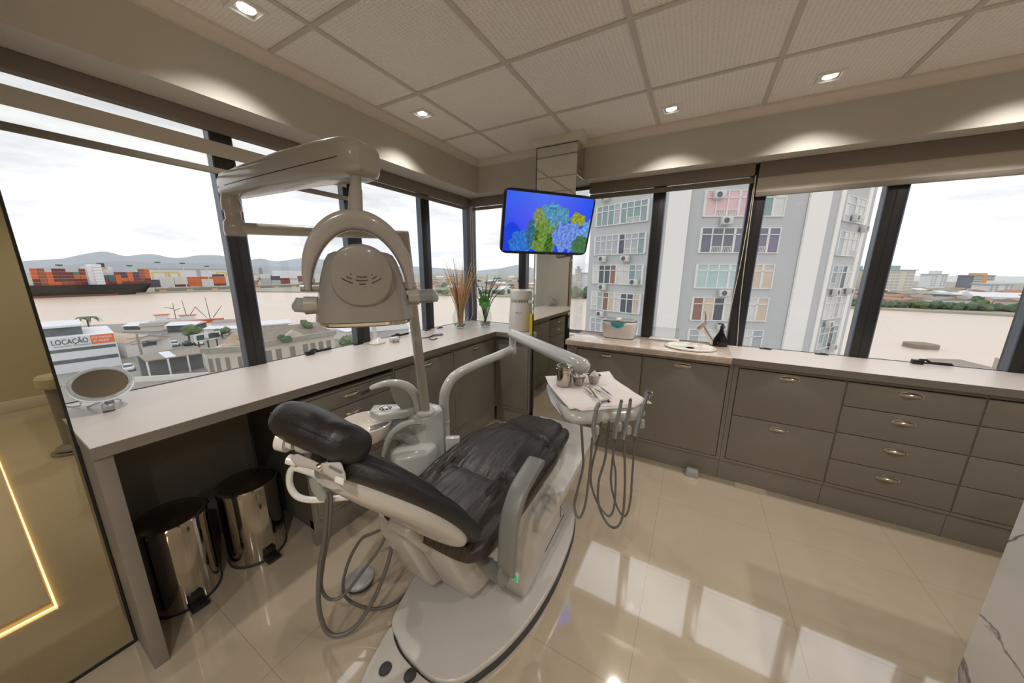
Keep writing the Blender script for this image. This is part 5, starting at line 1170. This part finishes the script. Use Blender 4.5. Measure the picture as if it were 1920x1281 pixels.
boat(Rz(322, 605, WZ), 15, 1.3, m_ow, 'white fishing boat with one mast, left of the pair at the quay', [(1.5, 1.4, 1.5, 8.5), (1.5, 6, -1.5, 6.6), (1.5, 5, 3.5, 6)])
boat(Rz(372, 606, WZ), 17, 1.3, mat('hull_orange_black', (190, 84, 52), .6), 'orange-hulled trawler with two masts and slanting booms', [(-3, 1.4, -3.6, 10), (4, 1.4, 3.6, 11), (-2, 2, -9, .8+2), (5, 2, 8.5, 7), (-3, 2, 0, 7), (0, 7, 3, 2)])

# ---- old plastered building with a row of tall windows
m_old = mat('stained_cream_plaster', (206, 196, 182), .9, var=.22, vs=.35); m_oldwin = mat('old_shutter', (132, 128, 122), .8, var=.2)
oL, oR = Rz(490, 647, -13.6), Rz(626, 625.5, -13.6)
om, OMP, OMW = facade_box('old_building', oL, oR, 18, GZ, -13.6, m_old, 'long derelict cream building with tall shuttered windows and a brown roof', wins=[(s-.034, s+.034, -18.6, -15.0) for s in (.07, .19, .37, .55, .66, .78, .90)], mwin=m_oldwin, roof=2.0, mroof=mat('old_tile_roof', (138, 126, 114), .95, var=.25, vs=.5))
part('parapet', MB().loft([[OMP(a, q, z) for a, q in ((-.4, -.5), (OMW+.4, -.5), (OMW+.4, .4), (-.4, .4))] for z in (-13.9, -12.9)]), mat('mossy_parapet', (158, 154, 144), .95, var=.35, vs=1), om)
part('pediment', MB().loft([[OMP(OMW*.40+a, -.55+b, z) for a, z in ((-2.2, -13), (2.2, -13), (1.2, -12), (0, -11.4), (-1.2, -12))] for b in (0, .6)]), m_old, om)
tree(OMP(OMW*.27, -.4, -13.6), 1.6, 1.2, 'green shrub growing from the parapet of the derelict building', None, m_tree2, False)
tree(OMP(OMW*.78, 6, -12.6), 2.2, 1.4, 'leafy bush growing on the roof of the derelict building', None, m_tree, False)
cL, cR = Rz(383, 660, -14.2), Rz(462, 655, -14.2)
cm_, CP, CW = facade_box('corner_building', cL, cR, 8, GZ, -14.2, m_old, 'cream corner building with bare roof timbers left of the first window post', wins=[(s-.05, s+.05, -18.4, -15.6) for s in (.10, .27, .50, .80)], mwin=m_oldwin)
part('cornice', MB().loft([[CP(a, q, z) for a, q in ((-.4, -.5), (CW+.4, -.5), (CW+.4, .4), (-.4, .4))] for z in (-14.4, -13.5)]), mat('mossy_parapet', (0, 0, 0)), cm_)
tmb = MB()
for k in range(12):
    a = CW*(.35+.6*k/11); tmb.tube([CP(a, 1, -13.5), CP(CW*.65+(a-CW*.65)*.45, 4, -11.4), CP(a, 7.5, -13.5)], .09, 5)
tmb.tube([CP(CW*.52, 4, -11.4), CP(CW*.78, 4, -11.4)], .1, 5)
part('roof_timbers', tmb, mat('bare_timber', (196, 176, 152), .9), cm_)
# pavilion and roofs further along
pv, PV, PW = facade_box('river_pavilion', Rz(489, 612, -17.4), Rz(541, 608, -17.4), 9, GZ, -17.2, m_ow, 'white flat-roofed pavilion on the river bank', roof=None, wins=[(s, s+.18, -18.6, -17.5) for s in (.05, .3, .55, .78)], mwin=m_water)
part('roof', MB().loft([[PV(a, q, z) for a, q in ((-1, -1), (PW+1, -1), (PW+1, 10), (-1, 10))] for z in (-17.2, -16.8)]), m_ow, pv)
lowshed('river_house', (606, 618), (648, 613), 10, -17, m_ow, 'pale house with an awning at the end of the derelict building', m_shedw, .6)
lowshed('river_house', (650, 622), (668, 619), 10, -17, m_shedw, 'small white house half hidden by the second window post', m_ow, .6)
lowshed('river_house', (697, 622), (766, 616), 12, -17, mat('quay_grey_wall', (0, 0, 0)), 'long grey-roofed shed seen under the lamp head', mat('pale_grey_roof', (186, 188, 184), .8), 1.4)
for a, b in ((650, 650), (658, 645), (664, 652)): tree(Rz(a, b, GZ), 3.2, 2.2, 'green shrubs beside the second window post', 'shrubs beside the second window post', trunk=False)
# street pole and wires
up_ = Rz(274, 700, GZ)
us = thing('utility_pole', tuple(up_), 'grey concrete utility pole with crossarms below the warehouse', 'utility pole')
part('pole', MB().cyl(up_, up_+Vector((0, 0, 8.5)), .28, .16, 10), m_rf, us); part('crossarm', MB().obox(up_+Vector((0, 0, 7.6)), d_*1.6, n_*.08, (0, 0, .08)).obox(up_+Vector((0, 0, 6.4)), d_*1.2, n_*.08, (0, 0, .08)), m_rf, us)
solo('street_wall', MB().loft([[Vector((p.x, p.y, z)) for p in (Rz(180, 722, GZ), Rz(475, 702, GZ), Rz(475, 701, GZ), Rz(180, 721, GZ))] for z in (GZ, GZ+1.0)]), m_shedw, 'low pale wall along the street below the left windows', 'wall')

# ---- container ship, quay and port
CX_ = -440.0
def YZ(px, py): p = Rx(px, py, CX_); return p.y, p.z
sp = thing('container_ship', (CX_-12, 60, WZ), 'black-hulled container ship moored across the river', 'ship')
yb0, zdk = YZ(40, 531); yb1, _ = YZ(292, 533); zd2 = YZ(200, 533.5)[1]
part('hull', MB().loft([[Vector((CX_-x, y, z)) for x, y, z in ((0+o, a, zd2+dz), (26-o, a, zd2+dz), (23-o, a-b_, WZ), (3+o, a-b_, WZ))] for a, o, dz, b_ in ((yb0-60, 0, 0, 0), (yb1-24, 0, 0, 0), (yb1-10, 4, .6, 3), (yb1-3, 9, 1.6, 5), (yb1+2, 12.6, 2.2, 8))]), mat('black_hull', (48, 44, 44), .7, var=.3, vs=.1), sp)
part('waterline_band', MB().box(CX_, CX_+.15, yb0-60, yb1-24, WZ, WZ+1.6), mat('rust_band', (110, 72, 58), .8), sp)
ya, za_ = YZ(161, 494); yb_, _z = YZ(189, 494)
part('bridge', MB().box(CX_-24, CX_-3, ya, ya+(yb_-ya)*.55, zd2, za_-2).box(CX_-25, CX_-1, ya+(yb_-ya)*.4, yb_, zd2, za_-.5), m_ow, sp)
for k in range(6): z_ = zd2+2+k*(za_-zd2-3)/6; part('deck_line', MB().box(CX_-1, CX_-.9, ya+(yb_-ya)*.4, yb_, z_, z_+.5), CM[6], sp)
yf0, zf = YZ(189, 494); yf1, _ = YZ(213, 494); zf2 = YZ(200, 517)[1]
part('funnel', MB().box(CX_-18, CX_-8, yf0, yf1, zd2, zf-3), m_ow, sp); part('funnel_band', MB().box(CX_-18.5, CX_-7.5, yf0+1, yf1-3, zf-4.5, zf-3), mat('yellow_band', (222, 186, 84), .6), sp); part('funnel_top', MB().box(CX_-18.5, CX_-7.5, yf0+.5, yf1-4, zf-3, zf+.3), mat('blue_band', (58, 76, 100), .6), sp)
m_cont = [mat('container_'+n2, c2, .6, var=.08, vs=.3) for n2, c2 in (('rust', (150, 78, 66)), ('orange', (214, 112, 62)), ('maroon', (122, 64, 62)), ('navy', (82, 78, 96)), ('teal', (84, 112, 116)), ('green', (96, 140, 104)), ('brown', (164, 100, 80)), ('white', (222, 220, 216)), ('grey', (186, 188, 190)), ('brick', (180, 84, 68)))]
CN = ['rust', 'orange', 'maroon', 'navy', 'teal', 'green', 'brown', 'white', 'grey', 'brick']
CMESH = {}
def container(x, y, z, c, label, L2=12.0, group='containers stacked on the ship'):
    if c not in CMESH:
        mb = MB().box(-1.2, 1.2, -5.9, 5.9, 0, 2.5)
        for k in range(24): mb.box(1.2, 1.26, -5.8+k*.5, -5.6+k*.5, .15, 2.35)
        me = mb.mesh('shipping_container', 20); me.materials.append(m_cont[c]); CMESH[c] = me
    o = bpy.data.objects.new('shipping_container', CMESH[c]); C.objects.link(o); o.location = (x, y, z); o.scale = (1, L2/12, 1)
    tag(o, label, 'container', group); return o
tiers = ['bottom', 'second', 'third', 'top', 'topmost']
def stackset(y0, y1, n, pal, where, tmax, grp, x=CX_-3, z0=None, hmin=3, full=False):
    z0 = zd2 if z0 is None else z0
    for i in range(n):
        c_ = rx.choice(pal); h_ = rx.randint(hmin, tmax)
        for k in range(h_):
            if rx.random() < .45: c_ = rx.choice(pal)
            container(x, y0+(y1-y0)*(i+.5)/n, z0+k*2.62, c_, '%s container, %s, stack %d %s' % (CN[c_], 'bottom' if k == 0 else 'topmost' if k == h_-1 else 'tier %d' % (k+1), i+1, where), (y1-y0)/n*.97, grp)
stackset(YZ(60, 520)[0], YZ(164, 520)[0], 8, [0, 1, 2, 5, 0, 6, 2, 1, 9], 'left of the ship\'s bridge', 5, 'containers stacked on the ship', hmin=4)
stackset(YZ(190, 520)[0], YZ(216, 520)[0], 2, [4, 2, 0], 'by the ship\'s funnel', 3, 'containers stacked on the ship')
stackset(YZ(217, 520)[0], YZ(284, 520)[0], 6, [0, 1, 9, 3, 6, 1, 2], 'on the ship\'s foredeck', 5, 'containers stacked on the ship', hmin=4)
# quay
yq0, yq1 = YZ(296, 545)[0], YZ(600, 545)[0]
qx = CX_-14
solo('port_quay', MB().box(qx-3, qx, yq0+2, yq1+60, WZ, zat((qx, yq0), 541.5)), mat('quay_concrete', (138, 136, 130), .9), 'grey concrete port quay across the river', 'quay')
fm = mat('yellow_fender', (214, 178, 110), .7)
for k in range(9): y_ = yq0+4+k*20; solo('quay_fender', MB().box(qx, qx+.8, y_, y_+5, WZ, WZ+2.6), fm, 'yellow fender on the port quay, number %d from the ship\'s bow' % (k+1), 'fender', 'yellow fenders along the port quay')
zq = zat((qx, yq0), 541.5)
stackset(yq0+2, yq0+100, 9, [7, 7, 8, 7, 2, 7, 3, 7, 1], 'on the quay beside the ship', 5, 'containers stacked on the quay', x=qx-30, z0=zq, hmin=3)
stackset(yq0+104, yq0+215, 10, [7, 8, 2, 7, 0, 7, 3, 8], 'on the quay behind the lamp', 5, 'containers stacked on the quay', x=qx-30, z0=zq, hmin=3)
XW = -540.0
def YW(px, py): p = Rx(px, py, XW); return p.y, p.z
w0, wz1 = YW(284, 503); w1, _ = YW(440, 503); wz0 = GZ
pw_ = thing('port_warehouse', (XW, (w0+w1)/2, GZ), 'long white port warehouse behind the stacked containers', 'warehouse')
part('walls', MB().box(XW-60, XW, w0, w1, GZ, wz1-1), m_ow, pw_); part('roof', MB().box(XW-62, XW+1, w0-1, w1+1, wz1-1, wz1), mat('pale_grey_roof', (0, 0, 0)), pw_)
part('dark_gate', MB().box(XW, XW+.2, YW(368, 510)[0], YW(376, 510)[0], GZ, wz1-1.5), CM[6], pw_)
w2, _ = YW(536, 509); w3, wz3 = YW(567, 508)
solo('port_building', MB().box(XW-40, XW, w2, w3, GZ, wz3), m_ow, 'small white port building right of the near window post', 'building')
m_gan = mat('yellow_gantry', (220, 200, 140), .7)
for k, (p0, p1) in enumerate(((293, 324), (326, 348), (417, 438))):
    ga = YZ(p0, 515)[0]; gb = YZ(p1, 515)[0]; zt_ = YZ(p0, 510)[1]; X_ = qx-55
    t = thing('yard_gantry', (X_, (ga+gb)/2, GZ), ['pale yellow yard gantry beside the warehouse\'s left end', 'pale yellow yard gantry second along the warehouse', 'pale yellow yard gantry near the window post'][k], 'crane', 'yellow yard gantries')
    part('beam', MB().box(X_-1, X_+1, ga*1.12, gb*1.12, zt_-2, zt_), m_gan, t)
    for y_ in (ga*1.12, gb*1.12-1.5): part('leg', MB().box(X_-1, X_+1, y_, y_+1.5, GZ, zt_-2), m_gan, t)
for k, (px, pt2) in enumerate(((116, 498), (250, 499), (303, 492), (350, 494), (396, 500))):
    y_, z_ = YZ(px, pt2); X_ = qx-20
    t = thing('floodlight_mast', (X_, y_*1.05, GZ), 'tall floodlight mast in the port, number %d from the left' % (k+1), 'light mast', 'port floodlight masts')
    part('mast', MB().cyl((X_, y_*1.05, GZ), (X_, y_*1.05, z_), .5, .3, 8), m_ac, t); part('lamp_ring', MB().box(X_-1.5, X_+1.5, y_*1.05-1.8, y_*1.05+1.8, z_, z_+.9), m_dark, t)

# ---- river platform, near roofs on the right
pc_ = Rz(1725, 652, WZ); pl2 = MB().loft([[pc_+Vector((a, b, z)) for a, b in [(x*math.cos(.25)-y*math.sin(.25), x*math.sin(.25)+y*math.cos(.25)) for x, y in sup(s*3.5, s*3.0, 3.2, 32)]] for z, s in ((0, 1), (1.3, 1), (1.4, .97))])
solo('river_platform', pl2, mat('stained_concrete', (140, 130, 118), .9, var=.3, vs=.4), 'round-ended concrete platform standing in the river on the right', 'platform')
rz_ = -4.0
rfp = [Rz(1738, 672, rz_), Rz(1800, 674, rz_), Rz(1866, 690, rz_), Rz(1866, 706, rz_), Rz(1760, 700, rz_)]
rb = thing('nearby_roof', tuple(rfp[0]), 'flat grey roof just below the right-hand windows', 'roof')
part('roof_slab', MB().loft([[p+Vector((0, 0, o)) for p in rfp] for o in (0, -.4)]), m_rf, rb)
part('support', MB().loft([[Vector((p.x, p.y, z)) for p in (rfp[0].lerp(rfp[3], .25), rfp[1].lerp(rfp[3], .25), rfp[2].lerp(rfp[0], .15), rfp[4].lerp(rfp[2], .3))] for z in (GZ, rz_-.4)]), m_shedw, rb)
b_a, b_b = Rz(1866, 670, rz_+1.2), Rz(1900, 673, rz_+1.2)
part('stair_block', MB().loft([[Vector((p.x, p.y, z)) for p in (b_a, b_b, b_b+Vector((-.5, -2.5, 0)), b_a+Vector((-.5, -2.5, 0)))] for z in (rz_-2.5, rz_+1.2)]), mat('beige_plaster', (206, 194, 174), .9), rb)

# ---- far bank: towers, houses and trees
def ftower(x0, x1, yb, yt, m, label, cap=None, wc=CM[6], cols=5, strip_=None):
    L, R = Rz(x0, yb, GZ), Rz(x1, yb, GZ); zt_ = zat(L, yt)
    nfl = max(4, int((zt_-GZ)/3.2)); wins = []
    t, P, W_ = facade_box('far_tower', L, R, (R-L).length*.42, GZ, zt_, m, label, 'building', 'apartment towers on the far bank')
    g_ = MB()
    for k in range(nfl):
        for c_ in range(cols):
            if c_ == cols//2 and cols > 3: continue
            s = W_*(c_+.5)/cols; z_ = GZ+3+k*(zt_-GZ-3)/nfl
            g_.loft([[P(s-W_*.06, -.15, z), P(s+W_*.06, -.15, z), P(s+W_*.06, .05, z), P(s-W_*.06, .05, z)] for z in (z_, z_+1.5)])
    part('windows', g_, wc, t)
    part('roof_edge', MB().loft([[P(a, q, z) for a, q in ((-W_*.05, -1), (W_*1.05, -1), (W_*1.05, W_*.45), (-W_*.05, W_*.45))] for z in (zt_, zt_+1)]), CM[6], t)
    if cap: part('roof_tank', MB().loft([[P(a, q, z) for a, q in ((W_*cap[0], 2), (W_*cap[1], 2), (W_*cap[1], W_*.35), (W_*cap[0], W_*.35))] for z in (zt_, zat(L, cap[2]))]), cap[3], t)
    if strip_: part('centre_strip', MB().loft([[P(a, q, z) for a, q in ((W_*.42, -.3), (W_*.6, -.3), (W_*.6, .1), (W_*.42, .1))] for z in (GZ, zt_+.5)]), strip_, t)
    return t
m_tank = mat('turquoise_tank', (150, 186, 186), .7); m_cream = mat('cream_render', (222, 214, 202), .85)
ftower(1586, 1622, 549, 507, m_cream, 'cream tower with a turquoise roof tank, left of the wide window post', (.3, .70, 499, m_tank))
ftower(1654, 1706, 552, 507, m_cream, 'cream tower with a turquoise roof tank, right of the wide window post', (.15, .5, 498, m_tank), cols=6)
ftower(1741, 1771, 540, 515, m_ow, 'white stepped tower in the middle of the far bank', (.35, .7, 507.5, m_ow))
ftower(1820, 1859, 541, 517, mat('blue_grey_render', (132, 136, 146), .85), 'blue-grey tower with an orange centre on the right of the far bank', (.35, .7, 512, mat('orange_render', (222, 168, 108), .85)), CM[9], 7, mat('orange_render', (0, 0, 0)))
ftower(1851, 1897, 552, 534, m_ow, 'low white block right of the blue-grey tower', (.45, .7, 527, m_ow))
ftower(1078, 1088, 548, 506, m_cream, 'thin cream tower seen between the column and the near tower', (.3, .8, 499, m_tank), cols=3)
ftower(1089, 1102, 548, 513, m_ow, 'white tower between the column and the near tower', cols=3)
ftower(437, 447, 520, 503, mat('blue_grey_render', (0, 0, 0)), 'small dark tower far behind the port by the window post', cols=3)
ftower(487, 493, 518, 503, m_rf, 'slim dark block on the skyline right of the first window post', cols=2)
hL, hR = Rz(1826, 566, GZ), Rz(1914, 569, GZ)
facade_box('sports_hall', hL, hR, 22, GZ, zat(hL, 556), m_ow, 'large white-roofed hall behind the trees on the right bank', roof=3.2, mroof=m_ow)
HC = [m_cream, m_ow, mat('terracotta_roof', (176, 130, 108), .9), m_shedw, mat('pale_orange_wall', (226, 182, 130), .9), mat('blue_sheet_wall', (110, 134, 152), .8), m_rf, mat('pink_wall', (214, 186, 176), .9)]
HM = {}
def house(P, w_, d__, h_, c_, rc_, ang, label, group):
    key = (c_, rc_)
    if key not in HM:
        a = MB().box(-.5, .5, -.5, .5, 0, .7).mesh('walls', 20); a.materials.append(HC[c_])
        b = MB().prism([(-.55, .7), (.55, .7), (0, 1)], -.55, .55, 'y').mesh('roof', 20); b.materials.append(HC[rc_])
        HM[key] = (a, b)
    t = thing('house', tuple(P), label, 'house', group, rz=ang)
    for me, nm in zip(HM[key], ('walls', 'roof')):
        o = bpy.data.objects.new(nm, me); C.objects.link(o); o.parent = t; o.scale = (w_, d__, h_)
OCC = [(Vector((o.location.x, o.location.y)), 16) for o in list(C.objects) if o.parent is None and o.name.split('.')[0] in ('far_tower', 'sports_hall', 'port_building')]
PAL = ['cream', 'white', '', 'pale', 'orange-walled', 'blue', '', 'pink']; RFN = {2: 'terracotta-roofed', 6: 'grey-roofed', 1: 'white-roofed'}
def free(P, r):
    q = Vector((P.x, P.y))
    if any((q-c).length < r+rr_ for c, rr_ in OCC): return False
    OCC.append((q, r)); return True
def scatter(xa, xb, ya, yb, n, where, gh, tall=(3.5, 7)):
    for i in range(n):
        for tr in range(14):
            px = xa+(xb-xa)*rx.random(); py = ya(px)+(yb(px)-ya(px))*rx.random()
            P = Rz(px, py, GZ); s = rx.uniform(8, 15)*(1+P.length/1500)
            if free(P, s*.62): break
        else: continue
        c_, r_ = rx.choice([0, 1, 3, 4, 5, 7, 0, 1]), rx.choice([2, 6, 1, 2, 6])
        house(P, s, s*rx.uniform(.7, 1.0), rx.uniform(*tall), c_, r_, rx.uniform(0, 3), 'small %s %s house %s' % (PAL[c_], RFN[r_], where), gh)
def trees(xa, xb, ya, yb, n, where, gt_, r=(3.5, 6), k=4):
    for i in range(n):
        px = xa+(xb-xa)*(i+rx.random()*.6)/n; py = ya(px)+(yb(px)-ya(px))*rx.random(); P = Rz(px, py, GZ); r_ = rx.uniform(*r)
        tree(P, r_*1.5, r_, 'tree in the green belt %s' % where, gt_, rx.choice([m_tree, m_tree2]), False, k)
sh1 = lambda x: 573+(x-1570)*.038
scatter(1570, 1925, lambda x: sh1(x)-33, lambda x: sh1(x)-7, 95, 'on the right bank', 'houses on the right bank')
trees(1560, 1925, lambda x: sh1(x)-2, lambda x: sh1(x), 54, 'along the right far shore', 'shoreline trees on the right bank', (2.2, 3.6))
trees(1562, 1925, lambda x: sh1(x)-22, lambda x: sh1(x)-8, 34, 'behind the right far shore', 'trees among the houses on the right bank', (2.5, 4.5))
sh2 = lambda x: 553+(x-800)*.01
trees(795, 1000, lambda x: sh2(x)-4, lambda x: sh2(x), 16, 'across the river behind the vases', 'shoreline trees behind the vases', (2, 3.6))
trees(795, 1000, lambda x: sh2(x)-26, lambda x: sh2(x)-10, 12, 'beyond the shore behind the vases', 'trees among the houses behind the vases', (3, 5))
scatter(790, 1004, lambda x: sh2(x)-34, lambda x: sh2(x)-4, 64, 'behind the vases', 'houses behind the vases')
scatter(1074, 1104, lambda x: 546, lambda x: 554, 6, 'between column and near tower', 'houses between column and near tower')
trees(1072, 1104, lambda x: 556, lambda x: 557, 3, 'between column and near tower', 'trees between column and near tower', (4, 6))
trees(470, 640, lambda x: 524, lambda x: 530, 10, 'behind the port', 'trees behind the port', (4, 8))
scatter(450, 640, lambda x: 515, lambda x: 526, 22, 'behind the port', 'houses behind the port', (5, 9))
bpy.context.view_layer.update()
